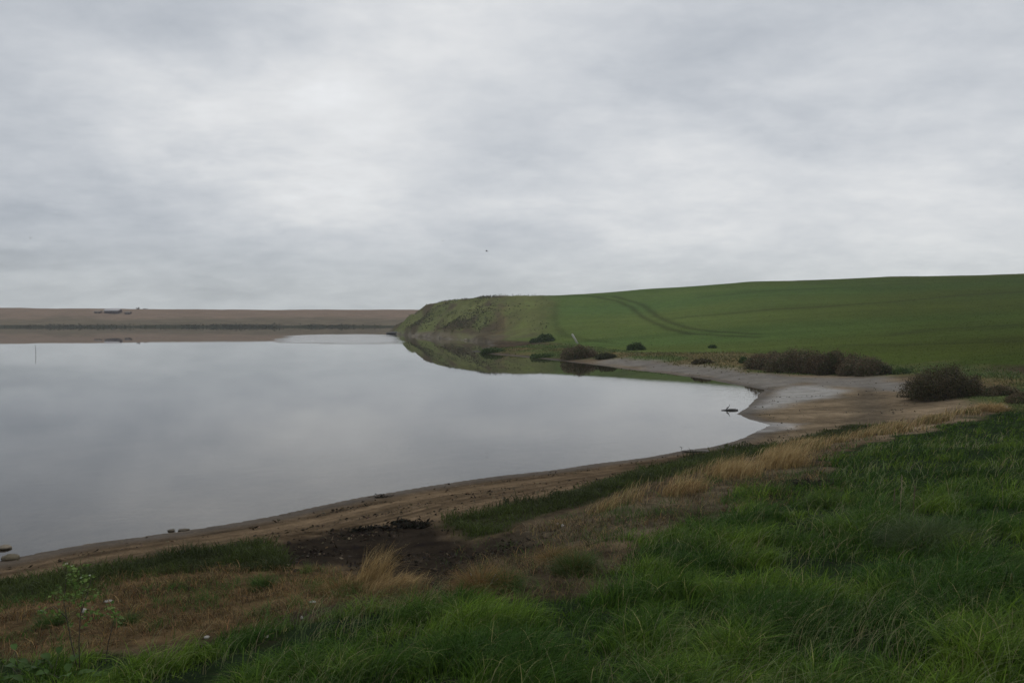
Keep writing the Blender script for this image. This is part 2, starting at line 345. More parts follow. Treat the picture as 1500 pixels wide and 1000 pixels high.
def mat_water():
    m, t = mat_new('lagoon_water'); g = t.n('ShaderNodeNewGeometry'); P = g.outputs['Position']
    sx = t.n('ShaderNodeSeparateXYZ', Vector=P)
    # breeze patches: slow noise decides where the surface is ruffled
    pat = t.noise(t.v('MULTIPLY', P, (.012, .03, 1)), 1.0, 3, .5)
    breeze = t.rng(pat.outputs[0], .50, .62, 0.0, .35)
    # the one clear cat's-paw off the headland
    ex = t.m('DIVIDE', t.m('ABSOLUTE', t.m('ADD', t.m('MULTIPLY_ADD', sx.outputs[1], .215, 0.0), sx.outputs[0])), 16.0)
    ey = t.m('DIVIDE', t.m('ABSOLUTE', t.m('SUBTRACT', sx.outputs[1], 205.0)), 50.0)
    e = t.m('POWER', t.m('ADD', t.m('POWER', ex, 4.0), t.m('POWER', ey, 4.0)), .25)
    e = t.m('ADD', e, t.m('MULTIPLY', t.m('SUBTRACT', t.noise(t.v('MULTIPLY', P, (.05, .03, 1)), 1.0, 3).outputs[0], .5), .7))
    paw = t.rng(e, .75, 1.0, 1.0, 0.0)
    r1 = t.noise(t.v('MULTIPLY', P, (1.2, 2.6, 1)), 1.0, 3, .55)
    far = t.rng(sx.outputs[1], 14.0, 90.0, 1.7, .18)
    h = r1.outputs[0]
    amp = t.m('ADD', t.m('MULTIPLY', t.m('ADD', breeze, .12), .011), t.m('MULTIPLY', paw, .22))
    b = t.n('ShaderNodeBump', Height=h, Strength=1.0); t.link(t.m('MULTIPLY', amp, far), b.inputs['Distance'])
    fr = t.n('ShaderNodeFresnel', IOR=1.42, Normal=b)
    ro = t.m('MULTIPLY_ADD', paw, .12, .004)
    gl = t.n('ShaderNodeBsdfAnisotropic', _distribution='GGX', Color=(1, 1, 1, 1), Roughness=ro, Normal=b)
    tr = t.n('ShaderNodeBsdfTransparent', Color=(.68, .67, .60, 1))
    mx = t.n('ShaderNodeMixShader', i0=fr, i1=tr, i2=gl); t.n('ShaderNodeOutputMaterial', i0=mx); return m
M_EARTH = mat_ground(); M_WATER = mat_water()
M_GRASS = mat_veg('grass_blades'); M_DRY = mat_veg('dry_blades', .25, .6, .05); M_LEAF = mat_veg('leaves', .25, .6, .05)

# ---------------------------------------------------------------- ground
def build_ground():
    th_f = np.arange(-42, 42.01, .115); th = np.concatenate([np.linspace(-180, -91, 30), np.arange(-90, -42.2, .5), th_f, np.arange(42.4, 90.1, .5), np.linspace(91, 180, 30)])
    r = np.concatenate([np.linspace(.0, 1.4, 8), 1.5 * np.exp(np.arange(0, 940) * .0068)])
    r = r[r < 850]
    T, RR = np.meshgrid(np.radians(th), r); x = RR * np.sin(T); y = RR * np.cos(T)
    z = height(x, y); sd, sl = shore_dist(x, y)
    n, mth = x.shape
    idx = np.arange(n * mth).reshape(n, mth)
    q = np.stack([idx[:-1, :-1], idx[:-1, 1:], idx[1:, 1:], idx[1:, :-1]], -1).reshape(-1, 4)[:, ::-1]
    X, Y, ZZ, SD = x.ravel(), y.ravel(), z.ravel(), sd.ravel(); RD = np.sqrt(X * X + Y * Y)
    def C(*c): return np.array(c, float)[None]
    n1 = fbm(X / 1.7, Y / 1.7, 4, 31)[:, None]; n2 = fbm(X / .45, Y / .45, 4, 32)[:, None]; n3 = fbm(X / 6, Y / 6, 3, 33)[:, None]
    n4 = fbm(X / .13, Y / .13, 3, 34)[:, None] * (1 - sstep(RD, 12, 25))[:, None]; col = C(.066, .050, .033) * (1 + .45 * n1 + .5 * n2 + .6 * n4)                    # bare brown earth with dead thatch
    straw = sstep(n1[:, 0] + .8 * n2[:, 0], .0, .8)[:, None]; col = col * (1 - .5 * straw) + C(.14, .10, .052) * .5 * straw
    wet = np.zeros(len(X)); grit = np.ones(len(X)) * .8
    def mixin(mask, c):
        nonlocal col
        mk = mask[:, None]; col = col * (1 - mk) + c * mk
    # beach: streaks run parallel to the water
    beach = (1 - sstep(SD + .7 * n1[:, 0], 4.8, 7.5)) * (1 - sstep(RD, 60, 90))
    st = fbm(SD * 1.6, (X + Y) * .05, 3, 41)[:, None]; st2 = fbm(SD * 5, (X + Y) * .25, 3, 42)[:, None]
    sand = C(.118, .084, .052) * (1 + .75 * st + .55 * st2 + .3 * n2 + .35 * n4)
    mixin(beach, sand)
    tide = np.exp(-((SD - 2.6 - .5 * n1[:, 0]) / .22) ** 2) * sstep(st2[:, 0] + n2[:, 0], -.2, .5) * beach; mixin(tide * .7, C(.035, .03, .022))
    mud = zone(X, Y, Z_MUD, .35, .5, 1.5, 51); mixin(mud, C(.027, .021, .0155) * (1 + .45 * n2 + .25 * n1 + .3 * n4)); mudv = mud
    # the flats at the head of the inlet
    flat = sstep(RD, 27, 34) * (1 - sstep(RD, 100, 125)) * sstep(X, 4, 12) * (1 - sstep(ZZ, .75, 1.2)) * sstep(SD, 0, .2)
    flat = flat * (1 - sstep(X + .25 * (Y - 34), 33, 36))
    ch = fbm(X / 5, Y / 2.2, 4, 43)[:, None]
    ch2 = fbm(X / 1.4, Y / .55, 4, 45)[:, None]; mixin(flat, C(.172, .130, .084) * (1 + .45 * ch + .35 * ch2 + .25 * n2))
    gf = zone(X, Y, Z_GREYFLAT, 1.2, 1.6, 4, 52) * sstep(SD, 0, .3); mixin(gf, C(.125, .108, .086) * (1 + .3 * ch + .3 * ch2 + .15 * n2)); wet = np.maximum(wet, gf * .35)
    sh = zone(X, Y, Z_BRIGHTSHEEN, 1.0, 1.2, 4, 53); mixin(sh, C(.165, .15, .125) * (1 + .25 * ch + .2 * ch2)); wet = np.maximum(wet, sh * .7)
    s2 = zone(X, Y, Z_SHEEN2, .5, .8, 3, 54); wet = np.maximum(wet, s2 * .8)
    chan = np.exp(-(seg_sd(X, Y, gpoly([(1275, 566), (1270, 590), (1280, 605), (1268, 620)]), False) / (.9 + .3 * n1[:, 0])) ** 2); mixin(chan * .55 * flat, C(.07, .06, .046))
    shorewet = (1 - sstep(SD, .15, 1.0)) * (SD > -.2); wet = np.maximum(wet, shorewet * .3); col = col * (1 - .35 * shorewet[:, None])
    # under the grasses
    wetd = (1 - sstep(SD, .2, 1.6)) * beach; mixin(wetd * .6, C(.06, .048, .036))
    lush = np.maximum(zone(X, Y, Z_LUSH, .35, 1.0, 1.1, 61), zone(X, Y, Z_LUSH2, .3, .8, 1.0, 62)) * (1 - sstep(RD, 70, 80)); mixin(lush, C(.018, .028, .010) * (1 + .3 * n2))
    sed = np.maximum(zone(X, Y, Z_SEDGE, .3, .5, 1.2, 63), zone(X, Y, Z_SEDGE_L, .25, .4, 1.2, 64)) * (1 - sstep(RD, 50, 60)); mixin(sed, C(.03, .032, .016))
    th_ = zone(X, Y, Z_THATCH, .3, .5, 1.2, 65) * (1 - lush); mixin(th_ * .8, C(.085, .056, .028) * (1 + .6 * n2 + .5 * n1 + .7 * n4))
    pa = zone(X, Y, Z_PATCH, .5, .6, 1.5, 66) * (1 - lush); mixin(pa * .7, C(.085, .069, .046) * (1 + .6 * n2 + .6 * n1 + .6 * n4))
    ho = zone(X, Y, Z_HOLLOW, .2, .25, .6, 67); mixin(ho * .9, C(.03, .024, .018) * (1 + .4 * n2))
    # the sown field, verge and headland
    far = sstep(RD, 62, 70) * sstep(ZZ, .5, .9) + sstep(X, 34, 38) * (RD <= 70) * sstep(ZZ, 1.4, 1.7)
    far = np.clip(far, 0, 1); cl = CLIFF(X, Y)
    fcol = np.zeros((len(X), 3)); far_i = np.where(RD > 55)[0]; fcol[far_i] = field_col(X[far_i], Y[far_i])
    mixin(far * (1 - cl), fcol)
    vg = zone(X, Y, Z_VERGE, 1.2, 2.5, 6, 68) * sstep(SD, .3, 1.5)
    vn = sstep(fbm(X / 4, Y / 7, 4, 74), -.25, .45)[:, None]
    mixin(vg, C(.085, .105, .036) * (1 - vn) * (1 + .2 * n1) + C(.15, .115, .055) * vn * (1 + .3 * n1))
    # headland slope: scrubby green-brown with slips of bare clay and a pale foot
    c1 = fbm(X / 12, Y / 28, 5, 81); c2 = fbm(X / 3.5, Y / 7, 4, 82); c3 = fbm(X / 6, Y / 14, 3, 83)
    cc = C(.138, .148, .056) * (1 + .45 * c2[:, None])
    tx = np.degrees(np.arctan2(X, Y)); bm = (sstep(c1 + .7 * c2, -.2, .2) * np.where(tx < -.5, 1, .6))[:, None]; cc = cc * (1 - bm) + C(.092, .074, .045) * bm * (1 + .3 * c3[:, None])
    gm = sstep(c3 + .4 * c1, .15, .5)[:, None]; cc = cc * (1 - gm * .8) + C(.135, .158, .055) * gm * .8
    fresh = (sstep(tx, -1.5, 1.5) * sstep(ZZ + 2 * c2, 1, 4))[:, None]; cc = cc * (1 - fresh * .6) + C(.15, .175, .055) * fresh * .6
    slip = .6 * (np.exp(-((tx + .3 + .25 * (8 - ZZ) * .4 + .8 * c3) / .45) ** 2) * sstep(c2, -.4, .3))[:, None]; cc = cc * (1 - slip * .55) + C(.17, .12, .06) * slip * .55
    foot = ((1 - sstep(ZZ + 1.0 * c2, .8, 1.6)) * sstep(c1 + .8 * c3, -.15, .3) * np.where(tx < -4.5, 1.0, .45))[:, None]; cc = cc * (1 - foot) + C(.150, .128, .088) * foot * (1 + .3 * c2[:, None])
    mixin(cl * (SD > 0), cc)
    # lake bed
    bed = sstep(-SD, 0.0, .3)
    bc = C(.12, .098, .07) * (1 - sstep(-SD, 1, 9))[:, None] + C(.062, .052, .036) * sstep(-SD, 1, 9)[:, None]
    mixin(bed, bc * (1 + .35 * fbm(X / 2.2, Y / 3, 4, 44)[:, None] + .2 * st)); wet = wet * (1 - bed)
    col = np.clip(col, .012, .6)
    grit = np.clip(1 - sstep(RD, 25, 140) * .2, 0, 1) * (1 - .8 * np.clip(wet, 0, 1)) * (1 - .2 * gf)
    o = mesh_np('ground', np.stack([X, Y, ZZ], -1), q, None, M_EARTH, col, smooth=True, attrs={'wet': wet, 'grit': grit})
    tag(o, kind='structure')
build_ground()

def plane_grid(name, xs, ys, zf, mat, col=None):
    X, Y = np.meshgrid(xs, ys); Z = zf(X, Y); n, m = X.shape; idx = np.arange(n * m).reshape(n, m)
    q = np.stack([idx[:-1, :-1], idx[:-1, 1:], idx[1:, 1:], idx[1:, :-1]], -1).reshape(-1, 4)
    return mesh_np(name, np.stack([X.ravel(), Y.ravel(), Z.ravel()], -1), q, None, mat, col(X.ravel(), Y.ravel(), Z.ravel()) if col else None, smooth=True)
lag = plane_grid('lagoon_water', np.linspace(-900, 900, 19), np.linspace(-200, 880, 13), lambda x, y: x * 0, M_WATER); tag(lag, kind='structure')

# the shingle bank across the lagoon
def ridge_y(x): return 447 + .055 * (x + 300) * (x > -300) + 4 * fbm(x / 60, x * 0 + 2.2, 3, 101)
def ridge_z(x, y):
    s = y - ridge_y(x); top = 11.6 - .0042 * (x + 320) * (x > -320) + .5 * fbm(x / 70, y * 0 + 1.1, 2, 102)
    t = np.clip(s / 75.0, -1, 1); prof = np.where(t < 0, t * 3, 1.1 * sstep(s, -1, 5) + (top - 1.1) * (.35 * sstep(s, 2, 42) + .65 * sstep(s, 28, 78)))
    back = 1 - sstep(s, 110, 190)
    n_ = .35 * fbm(x / 14, y / 9, 4, 103) * sstep(s, 0, 6)
    return np.where(s < 0, np.maximum(s * .15, -2), (prof + n_) * back - .5 * (1 - back))
def ridge_col(x, y, z):
    s = y - ridge_y(x); a = fbm(x / 30, y / 12, 4, 104)[:, None]; b = fbm(x / 7, y / 4, 4, 105)[:, None]
    c = np.array([[.215, .155, .112]]) * (1 + .12 * a + .15 * b)
    v = ((1 - sstep(z + 1.6 * a[:, 0] + 1.0 * b[:, 0], 3.4, 6.8)) * .75)[:, None]; c = c * (1 - v) + np.array([[.120, .104, .068]]) * (1 + .3 * b) * v
    e = (1 - sstep(z + .5 * b[:, 0], .7, 1.3))[:, None]; return c * (1 - e) + np.array([[.045, .045, .026]]) * e
M_SHINGLE = M_EARTH
rb = plane_grid('shingle_bank', np.linspace(-880, 880, 900), np.concatenate([np.linspace(425, 560, 110), np.linspace(565, 760, 30)]), ridge_z, M_SHINGLE, ridge_col)
tag(rb, kind='structure')
def ridge_at(px, dist):
    x = (px - 750) / F * dist; return np.array([x, dist, ridge_z(np.array([x]), np.array([dist]))[0]])

# ---------------------------------------------------------------- blades and leaves
def blades(name, pos, hgt, wid, ang, lean, col, mat, segs=3, parent=None, tipcol=None):
    n = len(pos); ts = np.linspace(0, 1, segs + 1)
    dv = np.stack([np.cos(ang), np.sin(ang)], -1); fa = rng.uniform(0, np.pi, n); pv = np.stack([np.cos(fa), np.sin(fa)], -1)
    vs, cs = [], []
    for t in ts:
        f = lean * t * t; up = hgt * (t - .45 * lean * t ** 3)
        c = np.stack([pos[:, 0] + dv[:, 0] * hgt * f, pos[:, 1] + dv[:, 1] * hgt * f, pos[:, 2] + up], -1)
        cc = col if tipcol is None else col * (1 - t * t) + tipcol * t * t
        if t < 1:
            wv = (wid * (1 - t ** 1.6) * .5)[:, None] * pv; o = np.zeros((n, 3)); o[:, :2] = wv
            vs += [c - o, c + o]; cs += [cc, cc]
        else: vs.append(c); cs.append(cc)
    k = len(vs); V = np.stack(vs, 1).reshape(-1, 3); Cc = np.stack(cs, 1).reshape(-1, 3)
    b = (np.arange(n) * k)[:, None]
    q = np.concatenate([b + np.array([[2 * i, 2 * i + 1, 2 * i + 3, 2 * i + 2]]) for i in range(segs - 1)]) if segs > 1 else None
    t3 = b + np.array([[k - 3, k - 2, k - 1]])
    return mesh_np(name, V, q, t3, mat, Cc, parent)
def leaves(name, pos, size, col, mat, parent=None, flat=.0, long=1.6):
    """small pointed leaves, each four corners folded a little"""
    n = len(pos); a = rng.normal(size=(n, 3)); a[:, 2] = a[:, 2] * (1 - flat) + flat * .2; a /= np.linalg.norm(a, axis=1)[:, None]
    b = np.cross(a, rng.normal(size=(n, 3))); b /= np.linalg.norm(b, axis=1)[:, None] + 1e-9; nrm = np.cross(a, b)
    L = (size * long)[:, None]; W = (size * .5)[:, None]
    V = np.stack([pos, pos + a * L * .5 + b * W + nrm * W * .3, pos + a * L, pos + a * L * .5 - b * W + nrm * W * .3], 1).reshape(-1, 3)
    q = (np.arange(n) * 4)[:, None] + np.array([[0, 1, 2, 3]])
    return mesh_np(name, V, q, None, mat, np.repeat(col, 4, 0), parent)
def scatter(n, rmin, rmax, thmin=-40, thmax=40, power=1.0):
    u = rng.uniform(0, 1, n) ** power
    r = rmin * (rmax / rmin) ** u; th = np.radians(rng.uniform(thmin, thmax, n)); return r * np.sin(th), r * np.cos(th), r
def colpick(n, cols, var=.15):
    cols = np.array(cols, float); c = cols[rng.integers(0, len(cols), n)]
    return np.clip(c * (1 + rng.normal(0, var, (n, 1))) * (1 + rng.normal(0, var * .3, (n, 3))), .006, .7)

WIND = R(-10)
def meadow(n, rmin, rmax, thmin=-41, thmax=41):
    x, y, r = scatter(n, rmin, rmax, thmin, thmax)
    mk = np.maximum(zone(x, y, Z_LUSH, .3, 1.0, 1.1, 61), zone(x, y, Z_LUSH2, .3, .8, 1.0, 62))
    k = rng.uniform(0, 1, n) < mk; x, y, r, mk = x[k], y[k], r[k], mk[k]; n = len(x)
    clump = fbm(x / .55, y / .55, 3, 201); patch = fbm(x / 2.4, y / 2.4, 3, 202); tone = fbm(x / .75 + 4, y / .75, 3, 203)
    k = rng.uniform(0, 1, n) < np.clip(.68 + 1.1 * clump, .12, 1); x, y, r, mk, clump, patch, tone = (a[k] for a in (x, y, r, mk, clump, patch, tone)); n = len(x)
    z = height(x, y)
    h = (.08 + .36 * np.clip(clump + .3, 0, 1.3) + .12 * np.clip(patch, -.6, 1)) * rng.uniform(.5, 1.3, n) * (.35 + .65 * mk)
    h *= 1 - .35 * sstep(r, 12, 35)
    wd_ = np.maximum(rng.uniform(.0045, .0125, n), r * .0009)
    gx = fbm(x / .5 + .13, y / .5, 2, 201) - fbm(x / .5 - .13, y / .5, 2, 201); gy = fbm(x / .5, y / .5 + .13, 2, 201) - fbm(x / .5, y / .5 - .13, 2, 201)
    outward = np.arctan2(-gy, -gx); ang = outward + rng.normal(0, .9, n); mixw = rng.uniform(0, 1, n) < .35; ang = np.where(mixw, WIND + rng.normal(0, .5, n), ang)
    lean = np.clip(rng.normal(.72, .32, n) + .25 * clump, .05, 1.45)
    base = np.array([.038, .076, .013]); yel = np.array([.130, .182, .026]); blu = np.array([.030, .060, .014])
    tt = np.clip(.30 + 1.15 * tone + rng.normal(0, .22, n), 0, 1)[:, None]; c = base * (1 - tt) + yel * tt
    bl = (sstep(x - y * .55, .3, 1.6) * (1 - sstep(r, 5.5, 9)))[:, None]; c = c * (1 - .55 * bl) + np.array([.095, .125, .070]) * .55 * bl
    b2 = np.clip(.5 - tone * 1.2 + rng.normal(0, .25, n), 0, 1)[:, None] * .4; c = c * (1 - b2) + blu * b2
    dead = (rng.uniform(0, 1, n) < .035)[:, None]; c = np.where(dead, np.array([.24, .20, .10]), c)
    c = c * (1 + rng.normal(0, .28, (n, 1))) * (1 - .25 * sstep(r, 8, 20))[:, None] ; c = np.clip(c * np.array([[1.10, 1.24, 1.0]]), .006, .5)
    return np.stack([x, y, z - .01], -1), h, wd_, ang, lean, c
A = [meadow(330000, 1.9, 14), meadow(190000, 11, 62), meadow(90000, 1.4, 12, 41, 78), meadow(30000, 11, 55, 41, 66), meadow(40000, 1.4, 9, -75, -41)]
P_, H_, W_, A_, L_, C_ = (np.concatenate([a[i] for a in A]) for i in range(6))
o = blades('meadow_grass', P_, H_, W_, A_, L_, C_, M_GRASS, 4, tipcol=C_ * 1.15); tag(o, 'long lush green meadow grass on the near bank', 'grass', kind='stuff')

x, y, r = scatter(26000, 2.6, 30, -41, 41); k = (zone(x, y, Z_LUSH, .3, 1.0, 1.1, 61) > .6) & (rng.uniform(0, 1, len(x)) < np.clip(.25 + 1.3 * fbm(x / 1.6, y / 1.6, 3, 205), .03, 1)); x, y, r = x[k][:7000], y[k][:7000], r[k][:7000]; n = len(x)
o = blades('flowering_grass_stems', np.stack([x, y, height(x, y)], -1), rng.uniform(.3, .55, n) * (1 - .3 * sstep(r, 10, 25)), np.maximum(.004, r * .0006), WIND + rng.normal(0, 1.0, n), rng.uniform(.5, 1.3, n), colpick(n, [(.20, .24, .10), (.14, .20, .07), (.26, .24, .13)], .15), M_GRASS, 5)
tag(o, 'pale arching grass stems standing out of the green meadow grass', 'grass', kind='stuff')

def on_zone(n, poly, rmin, rmax, soft=.25, jit=.4, seed=63, extra=None):
    x, y, r = scatter(n, rmin, rmax); mk = zone(x, y, poly, soft, jit, 1.2, seed)
    if extra is not None: mk = mk * extra(x, y)
    k = rng.uniform(0, 1, n) < mk; return x[k], y[k], r[k]
# dark low sedge along the beach
xs, ys = [], []
x1, y1, r1 = on_zone(210000, Z_SEDGE, 11, 45, seed=63); x2, y2, r2 = on_zone(230000, Z_SEDGE_L, 8, 30, seed=64)
x = np.concatenate([x1, x2]); y = np.concatenate([y1, y2]); r = np.sqrt(x * x + y * y); n = len(x)
cl_ = fbm(x / .8, y / .8, 3, 211); k = rng.uniform(0, 1, n) < np.clip(.8 + .9 * cl_, .15, 1); x, y, r, cl_ = x[k], y[k], r[k], cl_[k]; n = len(x)
tn = np.clip(.4 + .9 * fbm(x / 1.6, y / 1.6, 3, 212) + rng.normal(0, .15, n), 0, 1)[:, None]
c = np.array([.034, .044, .014]) * (1 - tn) + np.array([.078, .105, .024]) * tn; c = np.clip(c * (1 + rng.normal(0, .2, (n, 1))), .008, .3)
o = blades('shore_sedge', np.stack([x, y, height(x, y) - .01], -1), (.14 + .30 * np.clip(cl_ + .25, 0, 1)) * rng.uniform(.35, 1.15, n), np.maximum(.009, r * .0010), rng.uniform(0, 6.28, n), rng.uniform(.3, 1.2, n), c, M_GRASS, 3)
tag(o, 'dark green low sedge growing in a band above the beach', 'sedge', kind='stuff')
# dead thatch and straw on the brown ground
def thatch(n, poly, rmin, rmax, seed, hmul=1.0, dens=1.0, cols=((.22, .13, .05), (.15, .09, .036), (.29, .20, .09), (.08, .056, .028), (.045, .034, .02), (.12, .10, .045))):
    x, y, r = on_zone(n, poly, rmin, rmax, .3, .5, seed, lambda a, b: np.clip((.5 + 1.1 * fbm(a / .7, b / .7, 3, 221)) * dens, .14, 1) * (1 - zone(a, b, Z_LUSH, .25, .5, 1.3, 61)) * (1 - .9 * zone(a, b, Z_HOLLOW, .2, .25, .6, 67)) * (1 - .88 * zone(a, b, Z_MUD, .25, .5, 1.5, 51)))
    n = len(x); h = rng.uniform(.05, .22, n) * hmul
    c = colpick(n, cols, .25); gp = fbm(x / .5, y / .5, 3, 222) + .3 * fbm(x / 2, y / 2, 2, 223); g = (rng.uniform(0, 1, n) < sstep(gp, .05, .45) * .85)[:, None]; c = np.where(g, colpick(n, [(.05, .10, .02), (.075, .13, .03)], .2), c); h = np.where(g[:, 0], h * 1.3, h)
    return np.stack([x, y, height(x, y) - .005], -1), h, np.maximum(.004, r * .0006), rng.uniform(0, 6.28, n), rng.uniform(.5, 1.7, n), c
Z_BROWN = gpoly([(380, 900), (560, 850), (620, 860), (660, 810), (760, 780), (860, 748), (960, 722), (1100, 682), (1250, 644), (1440, 604), (1500, 606), (1360, 650), (1250, 700), (1240, 730), (1100, 765), (980, 800), (900, 860), (760, 890), (600, 905), (420, 925)])
PC = ((.15, .11, .06), (.20, .145, .075), (.08, .055, .034), (.05, .038, .026), (.09, .11, .035), (.28, .19, .08))
A = [thatch(170000, Z_THATCH, 4.5, 16, 65), thatch(80000, Z_PATCH, 8, 26, 66, 1.1, .9, PC), thatch(270000, Z_BROWN, 6, 36, 69, 1.2, .8, PC)]
P_, H_, W_, A_, L_, C_ = (np.concatenate([a[i] for a in A]) for i in range(6))
o = blades('dead_thatch', P_, H_, W_, A_, L_, C_, M_DRY, 3); tag(o, 'short orange-brown dead grass matting the bank between sedge and green grass', 'dead grass', kind='stuff')
# the ribbon of tall straw along the bank top
def ribbon(n):
    L = np.linalg.norm(np.diff(DRYLINE, axis=0), axis=1); s = rng.uniform(0, L.sum(), n); s = s ** 1.0; cum = np.concatenate([[0], np.cumsum(L)])
    i = np.clip(np.searchsorted(cum, s) - 1, 0, len(L) - 1); t = (s - cum[i]) / L[i]; p = DRYLINE[i] + (DRYLINE[i + 1] - DRYLINE[i]) * t[:, None]
    wv = .55 * (.35 + 1.0 * vnoise(s / 2.2, s * 0, 231)); p = p + rng.normal(0, 1, (n, 2)) * wv[:, None] * np.array([[.55, .75]])
    k = rng.uniform(0, 1, n) < np.clip(.45 + 1.4 * fbm(p[:, 0] / .8, p[:, 1] / .8, 3, 232) + 1.1 * fbm(p[:, 0] / 3.5, p[:, 1] / 3.5, 2, 234), .02, 1); p = p[k]; s = s[k]; n = len(p); r = np.linalg.norm(p, axis=1)
    h = rng.uniform(.2, .55, n) * (.7 + .5 * vnoise(s[:n] / 1.1, s[:n] * 0, 233))
    c = colpick(n, [(.38, .28, .13), (.30, .21, .09), (.46, .35, .18), (.18, .12, .05), (.11, .11, .035)], .18)
    return np.stack([p[:, 0], p[:, 1], height(p[:, 0], p[:, 1]) - .01], -1), h, np.maximum(.004, r * .00055), R(15) + rng.normal(0, .6, n), rng.uniform(.25, .9, n), c
P_, H_, W_, A_, L_, C_ = ribbon(24000)
o = blades('dry_grass', P_, H_, W_, A_, L_, C_, M_DRY, 3); tag(o, 'ribbon of tall straw-coloured dry grass leaning along the bank top', 'dry grass', kind='stuff')
# rough verge round the inlet and scrub on the headland
x, y, r = scatter(150000, 36, 190, -6, 40); k = rng.uniform(0, 1, len(x)) < zone(x, y, Z_VERGE, 1.0, 2.5, 6, 68) * (shore_dist(x, y)[0] > .8); x, y, r = x[k], y[k], r[k]; n = len(x)
vn = sstep(fbm(x / 4, y / 7, 4, 74) + rng.normal(0, .15, n), -.25, .45)[:, None]
vn = vn * .75; c = (np.array([.078, .118, .034]) * (1 - vn) + np.array([.165, .135, .060]) * vn) * (1 + rng.normal(0, .2, (n, 1)))
h = rng.uniform(.08, .32, n) * (.4 + 1.1 * np.clip(.5 + fbm(x / 3, y / 5, 3, 241), 0, 1))
o = blades('verge_grass', np.stack([x, y, height(x, y) - .02], -1), h, np.maximum(.01, r * .0013), rng.uniform(0, 6.28, n), rng.uniform(.5, 1.4, n), np.clip(c, .02, .4), M_GRASS, 2)
tag(o, 'rough mixed green and tan grass between inlet mud and sown field', 'rough grass', kind='stuff')
x, y, r = scatter(120000, 120, 285, -10.5, 3.5); g = CLIFF(x, y); sd, _ = shore_dist(x, y); z = height(x, y)
cn = fbm(x / 7, y / 16, 4, 251); k = (rng.uniform(0, 1, len(x)) < g * np.clip(.35 + 1.3 * cn, .06, 1) * sstep(z, 1.2, 3) * (1 - .93 * sstep(np.degrees(np.arctan2(x, y)), -3, -.5))) & (sd > .5); x, y, r, z, cn = x[k], y[k], r[k], z[k], cn[k]; n = len(x)
c = colpick(n, [(.070, .078, .034), (.10, .11, .044), (.075, .062, .040), (.095, .080, .050), (.060, .064, .030)], .14)
o = leaves('headland_scrub', np.stack([x, y, z + rng.uniform(-.1, .55, n) * np.clip(.4 + cn, .1, 1)], -1), rng.uniform(.15, .38, n), c, M_LEAF, flat=.2, long=1.3)
tag(o, 'low olive and brown scrub covering the headland slope', 'scrub', kind='stuff')
# field crop edge: short blades so that the sown crop has a living surface near and on its skyline
x, y, r = scatter(190000, 55, 300, 3, 41); sd, _ = shore_dist(x, y); z = height(x, y)
far = (sd > 3) & (z > .9) & (rng.uniform(0, 1, len(x)) > zone(x, y, Z_VERGE, 1.2, 2.5, 6, 68)) & (CLIFF(x, y) < .3)
x, y, r, z = x[far], y[far], r[far], z[far]; n = len(x)
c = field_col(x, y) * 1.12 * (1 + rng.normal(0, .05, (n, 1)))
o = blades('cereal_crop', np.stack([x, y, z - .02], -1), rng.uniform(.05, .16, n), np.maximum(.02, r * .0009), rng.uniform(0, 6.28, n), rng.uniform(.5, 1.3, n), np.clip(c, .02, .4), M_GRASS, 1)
tag(o, 'young green cereal crop covering the sloping field', 'crop', kind='stuff')
# low dark plants at the foot of the shingle bank
x = rng.uniform(-420, 60, 9000); y = ridge_y(x) + np.abs(rng.normal(0, 2.2, len(x))) + .4; k = rng.uniform(0, 1, len(x)) < np.clip(.55 + 1.2 * fbm(x / 14, x * 0, 3, 261), .08, 1); x, y = x[k], y[k]; n = len(x)
o = leaves('bank_foot_scrub', np.stack([x, y, ridge_z(x, y) + rng.uniform(0, .9, n) * np.clip(.5 + fbm(x / 9, x * 0 + 3, 2, 262), .1, 1)], -1), rng.uniform(.3, .6, n), colpick(n, [(.05, .052, .032), (.062, .06, .036)], .2), M_LEAF, flat=.3)
tag(o, 'thin dark line of low plants at the foot of the shingle bank', 'scrub', kind='stuff')

# ---------------------------------------------------------------- bushes
def tube_pts(path, r0, r1, sides=5):
    path = np.array(path); n = len(path); V = []; Q = []
    for i, p in enumerate(path):
        d = path[min(i + 1, n - 1)] - path[max(i - 1, 0)]; d = d / (np.linalg.norm(d) + 1e-9)
        a = np.cross(d, [0.3, .2, 1]) if abs(d[2]) < .9 else np.cross(d, [1, 0, 0]); a /= np.linalg.norm(a); b = np.cross(d, a); rr = r0 + (r1 - r0) * i / (n - 1)
        for k in range(sides):
            t = 2 * math.pi * k / sides; V.append(p + (a * math.cos(t) + b * math.sin(t)) * rr)
    for i in range(n - 1):
        for k in range(sides): Q.append((i * sides + k, i * sides + (k + 1) % sides, (i + 1) * sides + (k + 1) % sides, (i + 1) * sides + k))
    return np.array(V), np.array(Q)
def join_tubes(name, tubes, mat, parent, col=None):
    V, Q, o = [], [], 0
    for v, q in tubes: V.append(v); Q.append(q + o); o += len(v)
    return mesh_np(name, np.concatenate(V), np.concatenate(Q), None, mat, col=None if col is None else np.tile(np.array(col)[None], (o, 1)), parent=parent, smooth=True)
M_TWIG = mat_plain('twigs', (.05, .038, .028), .85)
